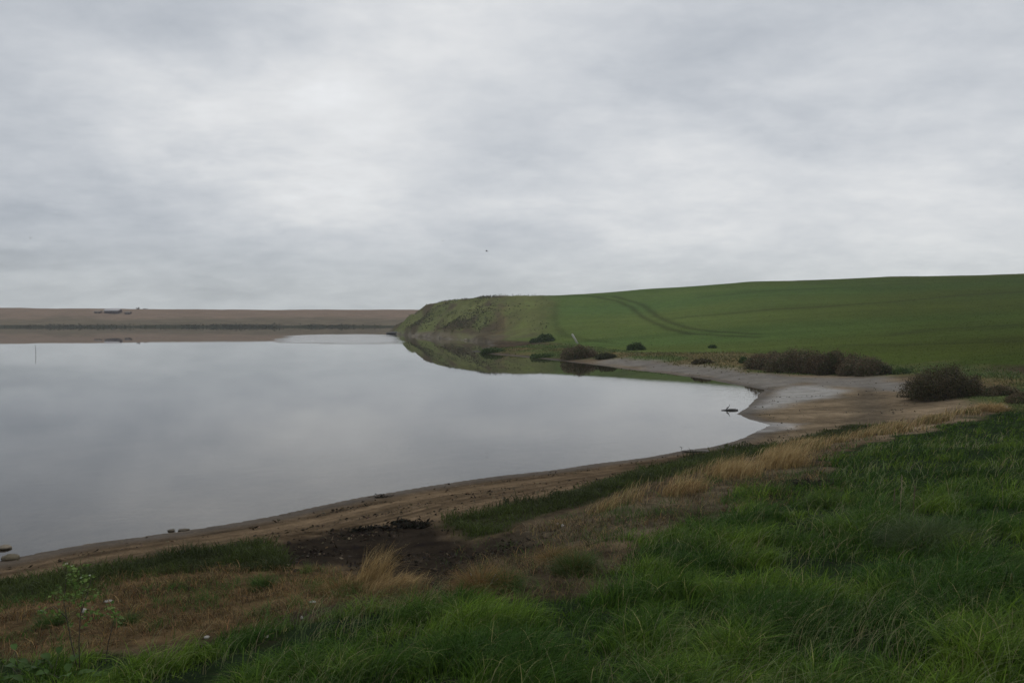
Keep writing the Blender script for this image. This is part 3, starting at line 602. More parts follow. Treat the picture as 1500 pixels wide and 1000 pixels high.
def bush(name, px, py, wpx, hpx, cols, label, cat='bush', group=None, nl=5000, depth=.8, leaf=1.0, seed=0, stems=26, spiky=.14):
    r_ = np.random.default_rng(500 + seed); p = ground(px, py); sc_ = p[1] / F; rx = wpx * sc_ / 2; rz = hpx * sc_; ry = rx * depth
    root = empty(name, tuple(p)); root.location.x *= 1 + ry * .8 / p[1]; root.location.y += ry * .8
    root.location.z = float(height(np.array([root.location.x]), np.array([root.location.y]))[0]) - .03
    drop = root.location.z - p[2]; rz = max(rz * (1 + ry * .8 / p[1]) - drop, rz * .5)
    # lobes: a dome of overlapping clumps
    nlobe = 46; a = r_.uniform(0, 2 * np.pi, nlobe); q = np.sqrt(r_.uniform(0, 1, nlobe)); lx = q * np.cos(a) * rx * .82; ly = q * np.sin(a) * ry * .82
    hh = rz * np.sqrt(np.clip(1 - (q * .88) ** 2, .05, 1)) * r_.uniform(.8, 1.0, nlobe); lr = np.clip(rz * r_.uniform(.24, .42, nlobe), .1, None)
    li = r_.integers(0, nlobe, nl); d = r_.normal(size=(nl, 3)); d /= np.linalg.norm(d, axis=1)[:, None]; rad = r_.uniform(.35, 1.05, nl) ** .6 * (1 + spiky * r_.normal(0, .4, nl))
    X = lx[li] + d[:, 0] * lr[li] * rad * rx / rz * .75; Y = ly[li] + d[:, 1] * lr[li] * rad * ry / rz * .75
    Z = np.clip(r_.uniform(0, 1, nl) ** .5, 0, 1) * (hh[li] - lr[li]) + lr[li] * d[:, 2] * rad
    Z = np.clip(Z, .0, None); k = Z < rz * 1.05; X, Y, Z = X[k], Y[k], Z[k]; nl = len(X); li = li[k]
    cols = np.array(cols); c = cols[(li * 7 + r_.integers(0, 2, nl)) % len(cols)] * (1 + r_.normal(0, .22, (nl, 1))); c = np.clip(c, .006, .5)
    leaves('foliage', np.stack([X, Y, Z], -1), leaf * r_.uniform(.6, 1.7, nl) * max(.03, sc_ * 1.1), c, M_LEAF, root, flat=.1, long=1.7)
    tb = []
    for i in range(stems):
        b = np.array([lx[i % nlobe] * .3, ly[i % nlobe] * .3, 0.0]); e = np.array([lx[i % nlobe] * 1.12, ly[i % nlobe] * 1.12, hh[i % nlobe] * r_.uniform(.7, 1.0)])
        m = (b + e) / 2 + r_.normal(0, .08, 3) * rz; tb.append(tube_pts([b, m, e], rz * .016, rz * .005, 4))
    join_tubes('stems', tb, M_TWIG, root)
    return tag(root, label, cat, group)
DARK = [(.066, .054, .030), (.076, .070, .032), (.095, .072, .042), (.055, .064, .026), (.13, .105, .062)]
BRN = [(.115, .082, .048), (.14, .098, .060), (.085, .095, .042), (.16, .13, .08)]
GRN = [(.065, .105, .034), (.052, .082, .028), (.08, .118, .038)]
MIX = [(.055, .062, .028), (.07, .06, .035), (.048, .055, .026)]
G1 = 'low shrubs along the edge of the inlet mud'
bush('shrub', 1382, 587, 124, 62, DARK, 'large dark rounded bush on the sand at the right edge of the inlet', 'bush', nl=26000, seed=1, stems=60)
bush('shrub', 1128, 541, 76, 30, BRN, 'left end of the long dark shrub thicket behind the grey mud', 'bush', G1, 16000, seed=2)
bush('shrub', 1172, 546, 104, 41, BRN, 'tallest brown shrub of the long thicket behind the mud, left of its middle', 'bush', G1, 24000, seed=3)
bush('shrub', 1222, 549, 108, 41, BRN[:3] + DARK[:1], 'middle shrub of the long thicket behind the mud', 'bush', G1, 24000, seed=4)
bush('shrub', 1266, 551, 84, 33, BRN[1:], 'lower grey-brown shrub near the right end of the thicket', 'bush', G1, 16000, seed=5)
bush('shrub', 1296, 549, 26, 16, MIX, 'small olive shrub closing the right end of the thicket', 'bush', G1, 3000, seed=6)
bush('shrub', 1322, 548, 30, 9, GRN, 'tiny green shrub between the thicket and the large dark bush', 'bush', G1, 2500, seed=7)
bush('shrub', 848, 526, 60, 25, BRN, 'brown bush at the mud edge below the leaning white post', 'bush', G1, 9000, seed=8)
bush('shrub', 888, 526, 34, 10, MIX, 'low olive shrub just right of the brown bush under the post', 'bush', G1, 3000, seed=9)
bush('shrub', 799, 501, 28, 15, GRN, 'dark green bush standing alone at the foot of the headland slope', 'bush', G1, 5000, seed=10)
bush('shrub', 784, 502, 16, 8, GRN, 'small green bush against the left side of the lone foot-of-slope bush', 'bush', G1, 2000, seed=11)
bush('shrub', 932, 513, 28, 14, GRN, 'round dark green bush on the lower edge of the sown field', 'bush', G1, 5000, seed=12)
bush('shrub', 1030, 533, 32, 9, DARK, 'low dark shrub on the far mud edge, left of the thicket', 'bush', G1, 3000, seed=13)
bush('shrub', 1089, 532, 18, 11, GRN, 'small green shrub touching the left end of the thicket', 'bush', G1, 2500, seed=14)
bush('shrub', 722, 517, 38, 9, GRN, 'flat dark green shrub at the tip of the mud spit', 'bush', G1, 3500, seed=15)
bush('shrub', 795, 524, 44, 6, GRN, 'very low green shrub along the spit, left of the brown bush', 'bush', G1, 3000, seed=16)
bush('shrub', 1044, 510, 12, 6, GRN, 'tiny dark bush dotted on the near part of the field', 'bush', G1, 1200, seed=17)
bush('bramble', 1466, 580, 60, 18, [(.13, .10, .06), (.16, .125, .075), (.09, .10, .045)], 'rough brown bramble patch just right of the large dark bush', 'bramble', None, 8000, seed=18)
bush('bramble', 1502, 592, 60, 18, [(.12, .085, .055), (.15, .115, .07), (.09, .10, .04)], 'reddish brown bramble at the right edge of the picture above the green grass', 'bramble', None, 8000, seed=19)

# ---------------------------------------------------------------- tussocks and single plants
def tussock(name, px, py, hpx, wpx, cols, label, cat, n=900, lean=.6, mat=None, seed=0, group=None, ang=None, up=0.0):
    r_ = np.random.default_rng(900 + seed); p = ground(px, py); s = p[1] / F; rad = wpx * s / 2; H = hpx * s
    root = empty(name, tuple(p)); a = r_.uniform(0, 6.28, n); q0 = np.sqrt(r_.uniform(0, 1, n)) * (1 + .25 * r_.normal(0, 1, n)); q = q0 * rad * .75
    pos = np.stack([q * np.cos(a), q * np.sin(a), np.zeros(n)], -1); pos[:, 2] = height(pos[:, 0] + p[0], pos[:, 1] + p[1]) - p[2] - .02
    cols = np.array(cols); c = cols[r_.integers(0, len(cols), n)] * (1 + r_.normal(0, .18, (n, 1)))
    aa = a + r_.normal(0, .6, n) if ang is None else ang + r_.normal(0, .5, n)
    blades('blades', pos, H * r_.uniform(.45, 1.15, n) * (1 - .55 * np.clip(q0, 0, 1.3) ** 2 * (ang is None)), np.full(n, max(.004, s * .7)), aa, np.clip(r_.normal(lean, .25, n) + .5 * q0 * (ang is None), .02, 1.6), np.clip(c, .01, .6), mat or M_DRY, 4, root)
    return tag(root, label, cat, group)
STRAW = [(.38, .27, .12), (.29, .19, .08), (.44, .33, .16), (.18, .11, .05)]
RUST = [(.20, .115, .045), (.15, .085, .035), (.26, .16, .06), (.12, .10, .035)]
GREEN = [(.055, .10, .024), (.045, .08, .02), (.08, .13, .03)]
tussock('dry_tussock', 545, 862, 78, 60, STRAW[:3], 'tall pale dry tussock leaning right in front of the black mud', 'tussock', 420, .45, seed=1, ang=R(10))
tussock('dry_tussock', 572, 868, 42, 110, STRAW, 'wide low straw tussock at the foot of the tall pale one', 'tussock', 1100, .8, seed=2, ang=R(5))
tussock('dry_tussock', 500, 866, 40, 90, RUST + STRAW[:1], 'rusty dry tussock left of the tall pale one', 'tussock', 900, .7, seed=3)
tussock('dry_tussock', 705, 866, 56, 110, RUST, 'rounded rusty grass mound right of the black mud', 'tussock', 2200, .7, seed=4)
tussock('green_tussock', 742, 862, 46, 60, GREEN, 'green tuft growing on the right side of the rusty mound', 'tussock', 700, .6, M_GRASS, seed=5)
tussock('green_tussock', 842, 838, 50, 80, GREEN[:2] + RUST[3:], 'dark green tussock between the brown patch and the lush grass', 'tussock', 1500, .6, M_GRASS, seed=6)
tussock('dry_tussock', 808, 822, 40, 60, RUST, 'orange dead tussock on the left of the dark green tussock', 'tussock', 800, .8, seed=7)
tussock('green_tussock', 384, 862, 34, 44, GREEN, 'small round green tuft at the right end of the left sedge band', 'tussock', 600, .5, M_GRASS, seed=8)
tussock('green_tussock', 188, 912, 28, 50, GREEN, 'small green tuft on the orange dead grass near the leafy stems', 'tussock', 500, .6, M_GRASS, seed=9)
tussock('green_tussock', 450, 838, 26, 24, GREEN[2:] + [(.12, .15, .04)], 'yellow-green sprig standing in the rusty grass by the black mud', 'tussock', 120, .4, M_GRASS, seed=10)
tussock('green_tussock', 75, 915, 36, 60, GREEN, 'green tuft left of the leafy stems below the sedge', 'tussock', 600, .5, M_GRASS, seed=11)
tussock('dry_tussock', 1452, 601, 20, 60, STRAW[:3], 'pale dry tussock below the right side of the large dark bush', 'tussock', 900, .7, seed=12)
tussock('dry_tussock', 1075, 700, 36, 90, STRAW[:3], 'pale straw clump at the highest part of the dry grass ribbon', 'tussock', 900, .6, seed=13, ang=R(15))
tussock('dry_tussock', 1145, 684, 40, 90, STRAW[:3], 'brightest tall straw clump in the dry grass ribbon', 'tussock', 1100, .6, seed=14, ang=R(15))
tussock('dry_tussock', 1000, 722, 30, 80, STRAW + RUST[:1], 'tan straw clump at the lower left of the dry grass ribbon', 'tussock', 800, .7, seed=15, ang=R(15))
tussock('green_tussock', 1360, 800, 66, 170, [(.075, .11, .04), (.09, .12, .05), (.06, .095, .03)], 'raised pale green clump under the two dead stalks', 'tussock', 2600, .7, M_GRASS, seed=16)
tussock('green_tussock', 1210, 740, 34, 70, GREEN, 'dark green clump beside the brown patch on the bank', 'tussock', 900, .6, M_GRASS, seed=17)
M_STALK = mat_plain('dry_stalk', (.26, .21, .13), .8); M_STALK2 = mat_plain('brown_stalk', (.12, .085, .05), .8)
def stalk(px, py, hpx, label, mat, seed):
    r_ = np.random.default_rng(seed); p = ground(px, py); s = p[1] / F; H = hpx * s; root = empty('dead_stalk', tuple(p))
    pth = [np.array([0, 0, -.05]), np.array([.01, 0, H * .5]), np.array([.025, .01, H])]
    join_tubes('stem', [tube_pts(pth, .005, .0025, 5)], mat, root)
    hd = [pth[2] + np.array([.0, 0, -H * .33 + i * H * .034]) for i in range(11)]; tb = []
    for q in hd:
        for _ in range(5): d = r_.normal(size=3) * .010; tb.append(tube_pts([q, q + d * .6 + [0, 0, .012], q + d + [0, 0, .022]], .0035, .001, 4))
    join_tubes('seed_head', tb, mat, root); return tag(root, label, 'stalk', 'dead stalks in the green grass')
stalk(1318, 772, 74, 'taller pale dead stalk standing in the green grass', M_STALK, 1)
stalk(1337, 768, 55, 'shorter brown dead stalk just right of the pale one', M_STALK2, 2)
stalk(1308, 765, 48, 'faint thin dead stalk just left of the pale one', M_STALK2, 3)

# leafy flowering weed, lower left
M_STEM = mat_plain('weed_stem', (.045, .035, .022), .7); M_FLOWER = mat_plain('flower_white', (.42, .47, .34), .7, 20, .1)
def weed():
    r_ = np.random.default_rng(77); base = ground(116, 985); s = base[1] / F; root = empty('flowering_weed', tuple(base))
    def W(px, py, dy=0.0): return np.array([(px - 116) * s, dy, (985 - py) * s])
    paths = [[W(116, 990), W(104, 945, .02), W(96, 905, .03), W(92, 880, .03), W(97, 845, .02), W(99, 826, .0)], [W(117, 990), W(117, 940, -.01), W(118, 910), W(120, 880, .02), W(122, 850, .05)],
             [W(147, 975, .1), W(152, 945, .1), W(160, 915, .1), W(168, 895, .12)], [W(120, 895), W(130, 862, .02), W(135, 838, .03)], [W(97, 905, .03), W(80, 885, .0), W(62, 893, -.02)]]
    for pth in paths: join_tubes('stem', [tube_pts(pth, .0055, .0022, 6)], M_STEM, root)
    heads = [(99, 826, 10), (107, 829, 8), (122, 845, 12), (117, 858, 12), (134, 841, 8), (127, 862, 12), (96, 873, 14), (121, 882, 14), (104, 850, 10), (136, 893, 14), (168, 897, 14), (62, 893, 12), (124, 900, 10), (150, 900, 8), (112, 872, 10), (178, 905, 10), (128, 912, 8), (88, 862, 12), (110, 838, 10), (128, 825, 6), (85, 895, 10), (102, 915, 8), (160, 888, 10), (140, 870, 8)]
    pos, sz = [], []
    for px, py, k in heads:
        for _ in range(int(k * 1.7)): pos.append(W(px, py) + r_.normal(0, 1, 3) * [.022, .03, .018]); sz.append(r_.uniform(.016, .034))
    n = len(pos); leaves('foliage', np.array(pos), np.array(sz), colpick(n, [(.13, .20, .05), (.10, .17, .04), (.18, .25, .08)], .15), M_GRASS, root, flat=.6, long=1.4)
    for px, py, k in [(99, 822, 2), (108, 825, 1), (121, 843, 2), (134, 839, 2), (127, 861, 1), (62, 892, 1)]:
        V, Q, o = [], [], 0; tb = []
        for _ in range(k * 2):
            c = W(px, py) + r_.normal(0, 1, 3) * [.007, .008, .004]; tb.append(tube_pts([c, c + [0, 0, .003], c + [0, 0, .006]], .0045, .002, 5))
        join_tubes('flower_head', tb, M_FLOWER, root)
    tag(root, 'branching weed with dark stems and tiny white flowers at lower left', 'weed')
weed()
def broadleaf(px, py, label, seed, n=16, spread=.2, L0=.12):
    r_ = np.random.default_rng(seed); p = ground(px, py); root = empty('broadleaf_plant', tuple(p))
    for i in range(n):
        a = r_.uniform(0, 6.28); el = r_.uniform(.25, 1.1); L = L0 * r_.uniform(.6, 1.4); d = np.array([math.cos(a) * math.cos(el), math.sin(a) * math.cos(el), math.sin(el)])
        st = np.array([r_.normal(0, spread * .35), r_.normal(0, spread * .3), .0]); tip0 = st + d * r_.uniform(.08, .22); side = np.array([-math.sin(a), math.cos(a), 0])
        V = []; m = 7
        for j in range(m):
            t = j / (m - 1); c = tip0 + d * L * t + np.array([0, 0, -.45 * L * t * t]); wv = L * .30 * math.sin(math.pi * min(1, t * .92 + .06)) ** .8
            V += [c - side * wv + [0, 0, .012], c, c + side * wv + [0, 0, .012]]
        Q = [(3 * j + k, 3 * j + k + 1, 3 * j + k + 4, 3 * j + k + 3) for j in range(m - 1) for k in (0, 1)]
        g = r_.uniform(.75, 1.25); c = np.tile(np.array([[.065, .115, .032]]) * g, (3 * m, 1)); mesh_np('leaf', np.array(V), np.array(Q), None, M_GRASS, c, root, smooth=True)
        v, q = tube_pts([st - [0, 0, .03], (st + tip0) / 2, tip0], .004, .0025, 5); mesh_np('leaf_stalk', v, q, None, M_STEM, None, root, smooth=True)
    tag(root, label, 'plant')
broadleaf(40, 992, 'broad-leaved green plant in the bottom left corner', 5, 22, .5)
broadleaf(85, 1000, 'broad-leaved plant with one large pale leaf left of the weed stems', 6, 14, .3, .14)

# ---------------------------------------------------------------- stones, wrack, driftwood
def stone(name, px, py, wpx, hpx, col, label, cat, seed, z0=None, group=None, depth=.7):
    r_ = np.random.default_rng(seed); p = ground(px, py) if z0 is None else at_z(px, py, z0); s = p[1] / F
    u, v = np.meshgrid(np.linspace(0, 2 * np.pi, 17)[:-1], np.linspace(-np.pi / 2, np.pi / 2, 10)); dx, dy, dz = np.cos(u) * np.cos(v), np.sin(u) * np.cos(v), np.sin(v)
    k = 1 + .22 * fbm(dx * 1.6 + seed * 3.1, dy * 1.6 + dz * 1.3, 3, seed) ; k = k * (1 - .12 * (dz < -.3))
    V = np.stack([dx * k * wpx * s / 2, dy * k * wpx * s / 2 * depth, dz * k * hpx * s * .62], -1).reshape(-1, 3); m = 16
    Q = [(i * m + j, i * m + (j + 1) % m, (i + 1) * m + (j + 1) % m, (i + 1) * m + j) for i in range(9) for j in range(m)]
    o = mesh_np(name, V, np.array(Q), None, mat_plain(name, col, .8, 14, .35, .6), smooth=True); o.location = (p[0], p[1], p[2] + hpx * s * .25); o.rotation_euler.z = r_.uniform(-.3, .3)
    return tag(o, label, cat, group)
G2 = 'flat stones standing in the shallows'
ALG = (.10, .080, .045)
stone('shore_stone', 6, 803, 22, 6, (.17, .14, .10), 'pale-topped flat stone in the water at the left edge', 'stone', 1, 0, G2)
stone('shore_stone', 16, 819, 28, 9, ALG, 'larger weedy brown stone near the left edge just off the beach', 'stone', 2, 0, G2)
stone('shore_stone', 251, 777.5, 12, 3, (.07, .055, .035), 'smaller of the two dark stones side by side at the waterline', 'stone', 3, 0, G2)
stone('shore_stone', 269, 776.5, 17, 3, (.075, .058, .036), 'wider of the two dark stones side by side at the waterline', 'stone', 4, 0, G2)
G3 = 'pale pebbles and litter on the brown ground'
WH = (.36, .34, .30)
for i, (px, py, w_, h_, lab) in enumerate([(123, 897, 9, 8, 'white stone beside the weed stems on the orange dead grass'), (159, 881, 13, 3, 'thin pale sliver of stone below the left sedge band'),
        (303, 934, 9, 4, 'flat white stone at the edge of the green grass, lower left'), (442, 906, 4, 5, 'small white stone in the dark hollow below the tall tussock'),
        (458, 882, 11, 3, 'flat cream stone above the dark hollow'), (390, 933, 13, 3, 'thin white splinter at the lower end of the dark hollow'),
        (690, 843, 3.5, 4.5, 'tiny white pebble on the front of the rusty mound'), (817, 768, 5, 4, 'white pebble on the brown patch, left of its pair'),
        (824, 771, 5, 4, 'white pebble on the brown patch, right of its pair'), (1473, 598, 6, 5, 'white stone in the grass at the right edge below the bramble'), (1010, 722, 4, 4, 'small pale pebble under the dry grass ribbon')]):
    stone('pale_stone', px, py, w_, h_, WH, lab, 'stone', 20 + i, None, G3)
def wrack(pts, n, label, hz_=.05, size=.05):
    p = gpoly(pts); x0, y0 = p.min(0); x1_, y1_ = p.max(0); x = rng.uniform(x0, x1_, n); y = rng.uniform(y0, y1_, n)
    k = (seg_sd(x, y, p) + .15 * fbm(x / .3, y / .3, 3, 301) > 0) & (fbm(x / .5, y / .3, 3, 302) > -.05); x, y = x[k], y[k]; n = len(x); z = np.maximum(height(x, y), .0)
    o = leaves('seaweed_wrack', np.stack([x, y, z + rng.uniform(0, 1, n) ** 2 * hz_], -1), rng.uniform(.5, 1.3, n) * size, colpick(n, [(.020, .017, .013), (.035, .028, .02), (.026, .026, .018)], .2), M_LEAF, flat=.8, long=2.5); tag(o, label, 'seaweed', kind='stuff')
wrack([(490, 782), (520, 777), (560, 772), (575, 776), (610, 779), (585, 785), (540, 786), (500, 789)], 5000, 'black strip of washed-up seaweed on the mud', .05)
wrack([(575, 766), (600, 764), (625, 768), (620, 774), (585, 772)], 2600, 'smaller patch of black seaweed just above the long strip', .03)
wrack([(530, 726), (560, 724), (580, 727), (550, 730)], 500, 'thin dark line of weed at the edge of the water', .02, .03)
wrack([(1150, 708), (1200, 705), (1235, 709), (1200, 714), (1160, 713)], 1800, 'dark dead tangle on the brown patch below the dry grass', .05)
def debris():
    x, y, r = scatter(60000, 12, 34, -40, 22); sd, _ = shore_dist(x, y); z = height(x, y)
    lines = np.exp(-((sd - 1.2 - .4 * fbm(x / 2, y / 2, 2, 311)) / .25) ** 2) + np.exp(-((sd - 2.9 - .7 * fbm(x / 2, y / 2, 2, 312)) / .3) ** 2) + .7 * np.exp(-((sd - 4.4) / .5) ** 2) + .05
    k = (sd > .1) & (sd < 6.5) & (rng.uniform(0, 1, len(x)) < lines * .55 * np.clip(.5 + 1.5 * fbm(x / 1.1, y / 1.1, 3, 313), .05, 1)); x, y, z, r = x[k], y[k], z[k], r[k]; n = len(x)
    o = leaves('beach_debris', np.stack([x, y, z + .003], -1), rng.uniform(.015, .06, n), colpick(n, [(.04, .03, .02), (.03, .026, .018), (.10, .075, .045), (.16, .12, .08)], .2), M_LEAF, flat=.85, long=2.0)
    tag(o, 'scattered dark bits of weed and straw in lines along the narrow beach', 'debris', kind='stuff')
    p = (np.concatenate([Z_MUD, Z_HOLLOW])); x0, y0 = Z_MUD.min(0); x1_, y1_ = Z_MUD.max(0); x = rng.uniform(x0, x1_, 9000); y = rng.uniform(y0, y1_, 9000)
    k = (seg_sd(x, y, Z_MUD) > -.1) & (rng.uniform(0, 1, len(x)) < np.clip(.2 + 1.4 * fbm(x / .9, y / .6, 3, 314), .02, 1)); x, y = x[k], y[k]; n = len(x)
    o = leaves('mud_crumbs', np.stack([x, y, height(x, y) + .003], -1), rng.uniform(.02, .07, n), colpick(n, [(.02, .016, .012), (.045, .036, .026), (.07, .055, .038), (.03, .024, .018)], .2), M_LEAF, flat=.7, long=1.4)
    tag(o, 'crumbs and lumps lying on the black mud patch', 'mud crumbs', kind='stuff')
debris()
M_DRIFT = mat_plain('driftwood', (.30, .26, .2), .85, 12)
def stick(name, a, b, r0, label, mat, cat='stick'):
    p = ground(*a); q = np.array([(b[0] - a[0]) * p[1] / F, .12, (a[1] - b[1]) * p[1] / F]); root = empty(name, tuple(p)); m_ = q * .5 + [0, 0, .01]
    t2 = [m_, m_ + q * .22 + [.0, .04, .03], m_ + q * .3 + [.01, .06, .06]]
    v, f = tube_pts([-q * .05, m_, q], r0, r0 * .5, 7); mesh_np('shaft', v, f, None, mat, None, root, smooth=True)
    v, f = tube_pts(t2, r0 * .5, r0 * .3, 6); mesh_np('side_twig', v, f, None, mat, None, root, smooth=True); return tag(root, label, cat)
stick('driftwood_stick', (704, 870), (730, 851), .012, 'pale bleached stick lying on the front of the rusty mound', M_DRIFT)
x, y, r = scatter(30000, 30, 95, 0, 36); sd, _ = shore_dist(x, y); z = height(x, y); k = (sd > .3) & (z < .7) & (zone(x, y, Z_VERGE, 1.0, 2.5, 6, 68) < .3) & (rng.uniform(0, 1, len(x)) < np.clip(.8 * fbm(x / 3, y / 1.6, 3, 321) - .1 + .4 * np.exp(-((sd - 1.2) / .3) ** 2), .01, 1)); x, y, z, r = x[k], y[k], z[k], r[k]; n = len(x)
o = leaves('flat_debris', np.stack([x, y, z + .004], -1), rng.uniform(.02, .08, n), colpick(n, [(.06, .05, .035), (.09, .07, .05), (.05, .05, .03), (.2, .17, .13)], .2), M_LEAF, flat=.85, long=2.0); tag(o, 'bits of weed and small stones strewn over the mud flat', 'debris', kind='stuff')
# leaning white post by the brown bush
M_WPOST = mat_plain('weathered_white_paint', (.42, .41, .37), .7)
def post():
    p = ground(846, 503); s = p[1] / F; root = empty('leaning_post', tuple(p)); t = np.array([-8 * s, .1, 14 * s]); d = t / np.linalg.norm(t)
    a = np.array([0, 1, 0]); b = np.cross(d, a); w1, w2 = .16, .10; V = []
    for q, k in ((-d * .4, 1), (t * .97, 1), (t, .8)):
        for i, j in ((-1, -1), (1, -1), (1, 1), (-1, 1)): V.append(q + (b * i * w1 + a * j * w2) * k)
    Q = [(0, 3, 2, 1), (8, 9, 10, 11)] + [(l * 4 + i, l * 4 + (i + 1) % 4, l * 4 + 4 + (i + 1) % 4, l * 4 + 4 + i) for l in (0, 1) for i in range(4)]
    mesh_np('board', np.array(V), np.array(Q), None, M_WPOST, None, root)
    v, f = tube_pts([np.array([.25, .1, -.3]), t * .45 + [.1, .12, 0], t * .62 + [0, .12, 0]], .06, .05, 6); mesh_np('prop', v, f, None, M_TWIG, None, root, smooth=True)
    tag(root, 'short weathered white post leaning left above the brown bush', 'post')
post()
def water_stake():
    p = at_z(52, 519, 0); s = p[1] / F; v, f = tube_pts([np.array([0, 0, -1.3]), np.array([.03, 0, .6]), np.array([-.05, 0, 13 * s])], .035, .025, 8)
    n = len(v); V = np.vstack([v, [[-.05, 0, 13 * s + .03]]]); T = [(n - 8 + i, n - 8 + (i + 1) % 8, n) for i in range(8)]
    o = mesh_np('wooden_stake', V, f, np.array(T), mat_plain('grey_stake_wood', (.16, .15, .14), .9), None, None, True); o.location = p; tag(o, 'thin grey stake standing alone in the lagoon at far left', 'stake')
water_stake()
def snag():
    p = at_z(1070, 601, 0); s = p[1] / F; M = mat_plain('wet_wood', (.04, .036, .03), .5); root = empty('driftwood_snag', tuple(p))
    v, f = tube_pts([np.array([-13, 0, -.2]) * s, np.array([-6, 1, .3]) * s, np.array([0, 1, .9]) * s, np.array([7, 1, .5]) * s, np.array([11, 0, -.6]) * s], .04, .09, 8); mesh_np('log', v, f, None, M, None, root, smooth=True)
    v, f = tube_pts([np.array([-5, 1, 1.2]) * s, np.array([-4.5, 1, 3.8]) * s, np.array([-2, 1, 5.0]) * s], .05, .03, 6); mesh_np('root_stub', v, f, None, M, None, root, smooth=True)
    v, f = tube_pts([np.array([-3, 1, 4]) * s, np.array([-1.5, 1, 6.5]) * s, np.array([-.8, 1, 9.0]) * s], .018, .012, 5); mesh_np('twig', v, f, None, M, None, root, smooth=True)
    tag(root, 'dark driftwood snag lying in the shallows at the head of the inlet', 'driftwood')
snag()
M_ROCKD = (.09, .08, .07)
stone('mud_rock', 1020, 662, 40, 5, (.10, .088, .075), 'long low grey rock lying on the shore edge beside the sedge', 'rock', 61, None, None, .35)
stone('headland_rock', 578, 489, 26, 4, (.05, .048, .042), 'dark rock at the water beneath the headland tip', 'rock', 62, 0)
for i, (px, py, w_, h_, lab) in enumerate([(650, 495, 9, 4, 'pale fallen rock at the foot of the headland, left of the others'), (668, 496, 7, 3, 'middle pale fallen rock at the foot of the headland'), (684, 498.5, 9, 3, 'rightmost pale fallen rock at the foot of the headland')]):
    stone('headland_rock', px, py, w_, h_, (.24, .21, .16), lab, 'rock', 70 + i, 0, 'fallen rocks under the headland')

# ---------------------------------------------------------------- huts on the shingle bank
def boxv(x0, x1_, y0, y1_, z0, z1):
    V = np.array([(x0, y0, z0), (x1_, y0, z0), (x1_, y1_, z0), (x0, y1_, z0), (x0, y0, z1), (x1_, y0, z1), (x1_, y1_, z1), (x0, y1_, z1)], float)
    return V, np.array([(0, 3, 2, 1), (4, 5, 6, 7), (0, 1, 5, 4), (1, 2, 6, 5), (2, 3, 7, 6), (3, 0, 4, 7)])
def hut(px, dist, W, D, H, rh, wall, roof, label, nwin, name='beach_hut'):
    p = ridge_at(px, dist); root = empty(name, (p[0], p[1], p[2] - .3)); h = H + .3
    V = np.array([(-W / 2, 0, -.5), (W / 2, 0, -.5), (W / 2, D, -.5), (-W / 2, D, -.5), (-W / 2, 0, h), (W / 2, 0, h), (W / 2, D, h), (-W / 2, D, h), (-W / 2, D / 2, h + rh), (W / 2, D / 2, h + rh)], float)
    mesh_np('wall', V, np.array([(0, 1, 5, 4), (2, 3, 7, 6), (0, 3, 2, 1), (1, 2, 6, 5), (3, 0, 4, 7)]), np.array([(5, 6, 9), (7, 4, 8)]), mat_plain('hut_wall', wall, .8), None, root)
    V = []; e = .35
    for x in (-W / 2 - e, W / 2 + e):
        for y, z in ((-e, h - rh * e / (D / 2)), (D / 2, h + rh), (D + e, h - rh * e / (D / 2))): V += [(x, y, z + .05), (x, y, z + .2)]
    Q = [(1, 7, 9, 3), (3, 9, 11, 5), (0, 2, 8, 6), (2, 4, 10, 8), (0, 6, 7, 1), (4, 5, 11, 10), (0, 1, 3, 2), (2, 3, 5, 4), (6, 8, 9, 7), (8, 10, 11, 9)]
    mesh_np('roof', np.array(V, float), np.array(Q), None, mat_plain('hut_roof', roof, .6), None, root)
    mw = mat_plain('hut_glass', (.03, .035, .045), .15); md = mat_plain('hut_door', (.06, .045, .05), .7)
    for k in range(nwin):
        x = -W / 2 + W * (k + .7) / (nwin + .9); v, q = boxv(x - .45, x + .45, -.06, .03, h * .45, h * .8); mesh_np('window', v, q, None, mw, None, root)
    v, q = boxv(W * .34, W * .34 + .8, -.07, .03, .2, h * .85); mesh_np('door', v, q, None, md, None, root); return tag(root, label, 'hut', 'huts on the shingle bank')
hut(163, 504, 9.0, 5, 1.9, 1.1, (.085, .06, .06), (.42, .39, .39), 'long dark hut with a pale grey roof on the shingle bank', 3)
hut(186, 503, 3.0, 3, 1.2, .5, (.12, .085, .065), (.14, .105, .08), 'small brown hut just right of the pale-roofed hut', 1)
hut(142, 503, 3.6, 3, .9, .4, (.17, .125, .095), (.18, .14, .11), 'low brown shed left of the pale-roofed hut', 1)
def lookout(px, wd_, ht, label, seed):
    p = ridge_at(px, 532); r_ = np.random.default_rng(seed); root = empty('timber_heap', (p[0], p[1], p[2] - .1)); M = mat_plain('heap_timber', (.09, .07, .06), .9)
    for i in range(7):
        a = r_.uniform(-wd_ / 2, wd_ / 2); b = a + r_.uniform(-1.2, 1.2); v, f = tube_pts([np.array([a, r_.uniform(-.6, .6), 0]), np.array([(a + b) / 2, 0, ht * .5]), np.array([b, r_.uniform(-.4, .4), ht * r_.uniform(.7, 1.1)])], .22, .14, 6); mesh_np('timber', v, f, None, M, None, root, smooth=True)
    tag(root, label, 'timber heap', 'timber heaps on the bank crest')
lookout(202, 3.6, 1.5, 'dark heap of timber on the crest of the shingle bank', 1)
lookout(213, 3.6, .8, 'lower timber heap right beside the darker one on the crest', 2)

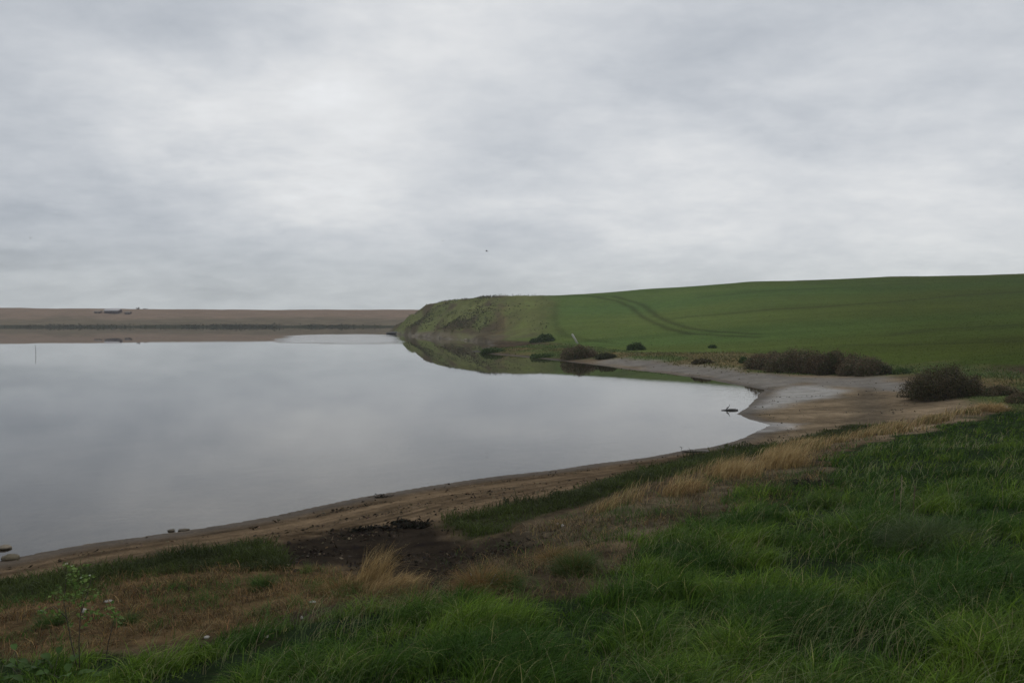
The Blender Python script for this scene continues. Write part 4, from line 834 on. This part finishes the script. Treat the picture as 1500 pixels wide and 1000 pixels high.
# ---------------------------------------------------------------- birds
M_BIRD = mat_plain('bird_plumage', (.05, .05, .05), .8); M_GULL = mat_plain('gull_plumage', (.24, .24, .25), .8)
def bird_body(L, span, lift, sweep=.15):
    """one continuous mesh: body, head, beak, tail and two jointed wings"""
    V, Q = [], []; m = 8; prof = [(-.52, .012, .07), (-.42, .03, .09), (-.25, .07, .09), (0, .11, .11), (.2, .10, .11), (.33, .055, .06), (.40, .06, .065), (.47, .035, .04), (.56, .006, .008)]
    for t, rz_, rx_ in prof:
        for k in range(m): a = 2 * math.pi * k / m; V.append((math.cos(a) * rx_ * L, t * L, math.sin(a) * rz_ * L + (.03 * L if t > .3 else 0)))
    for i in range(len(prof) - 1):
        for k in range(m): Q.append((i * m + k, i * m + (k + 1) % m, (i + 1) * m + (k + 1) % m, (i + 1) * m + k))
    for s in (-1, 1):
        st = [(.06, .22, -.10, .02), (.45, .20, -.10, lift), (.75, .08, -.14, lift * .75), (1.0, -.12, -.18, lift * .35)]; b = len(V)
        for f, le, te, h in st:
            x = s * f * span / 2
            for y, z in ((le, .0), ((le + te) / 2, .018), (te, 0), ((le + te) / 2, -.012)): V.append((x, y * L - sweep * L * f * f, h * span / 2 + z * L + .02 * L))
        for i in range(3):
            for k in range(4): Q.append((b + i * 4 + k, b + i * 4 + (k + 1) % 4, b + i * 4 + 4 + (k + 1) % 4, b + i * 4 + 4 + k))
        Q += [(b, b + 1, b + 2, b + 3), (b + 12, b + 15, b + 14, b + 13)]
    return np.array(V, float), np.array(Q)
def flying(px, py, dist, span, lift, rot, mat, label):
    V, Q = bird_body(span * .5, span, lift); o = mesh_np('flying_bird', V, Q, None, mat, None, None, True); o.location = at_d(px, py, dist); o.rotation_euler = rot
    return tag(o, label, 'bird', 'birds flying over the lagoon')
flying(713, 368, 118, .85, .25, (R(4), R(12), R(75)), M_BIRD, 'dark bird flying above the headland, the most distinct one')
flying(649, 353, 150, .6, .4, (0, R(-8), R(60)), M_GULL, 'faint grey bird higher and left of the dark one')
flying(44, 349.5, 100, .55, .9, (R(10), R(20), R(20)), M_BIRD, 'small dark bird low in the sky at the far left')
flying(1478, 240.5, 60, .35, .8, (R(8), R(-15), R(-30)), M_GULL, 'tiny grey bird high in the sky at the right edge')
def wader():
    p = ground(998, 659); V, Q = bird_body(.20, .09, -.3); me = V.copy(); a = R(28); c, s = math.cos(a), math.sin(a)
    V = np.stack([me[:, 1] * -c, me[:, 0], me[:, 1] * s + me[:, 2] + .17], -1); nb = len(V); Vs, Qs = [V], [Q]; o_ = nb
    for y in (-.02, .02):
        v, f = tube_pts([np.array([.0, y, .15]), np.array([.012, y, .07]), np.array([.0, y, -.01])], .007, .005, 5); Vs.append(v); Qs.append(f + o_); o_ += len(v)
    v, f = tube_pts([np.array([-.08, 0, .222]), np.array([-.105, 0, .215]), np.array([-.13, 0, .205])], .007, .003, 5); Vs.append(v); Qs.append(f + o_)
    o = mesh_np('wading_bird', np.concatenate(Vs), np.concatenate(Qs), None, M_BIRD, None, None, True); o.location = p; o.scale = (.62, .62, .62); tag(o, 'tiny dark wading bird standing at the shore beside the long grey rock', 'bird')
wader()

# ---------------------------------------------------------------- haze
V, Q = boxv(-940, 940, -290, 900, -4.5, 34)
hb = mesh_np('haze', V, Q, None, None); mh = bpy.data.materials.new('haze'); mh.use_nodes = True; t = NT(mh.node_tree)
pv = t.n('ShaderNodeVolumePrincipled', Color=(.82, .86, .90, 1), Density=.00033, Anisotropy=.1); om = t.n('ShaderNodeOutputMaterial'); t.link(pv.outputs[0], om.inputs['Volume'])
hb.data.materials.append(mh); tag(hb, kind='stuff')
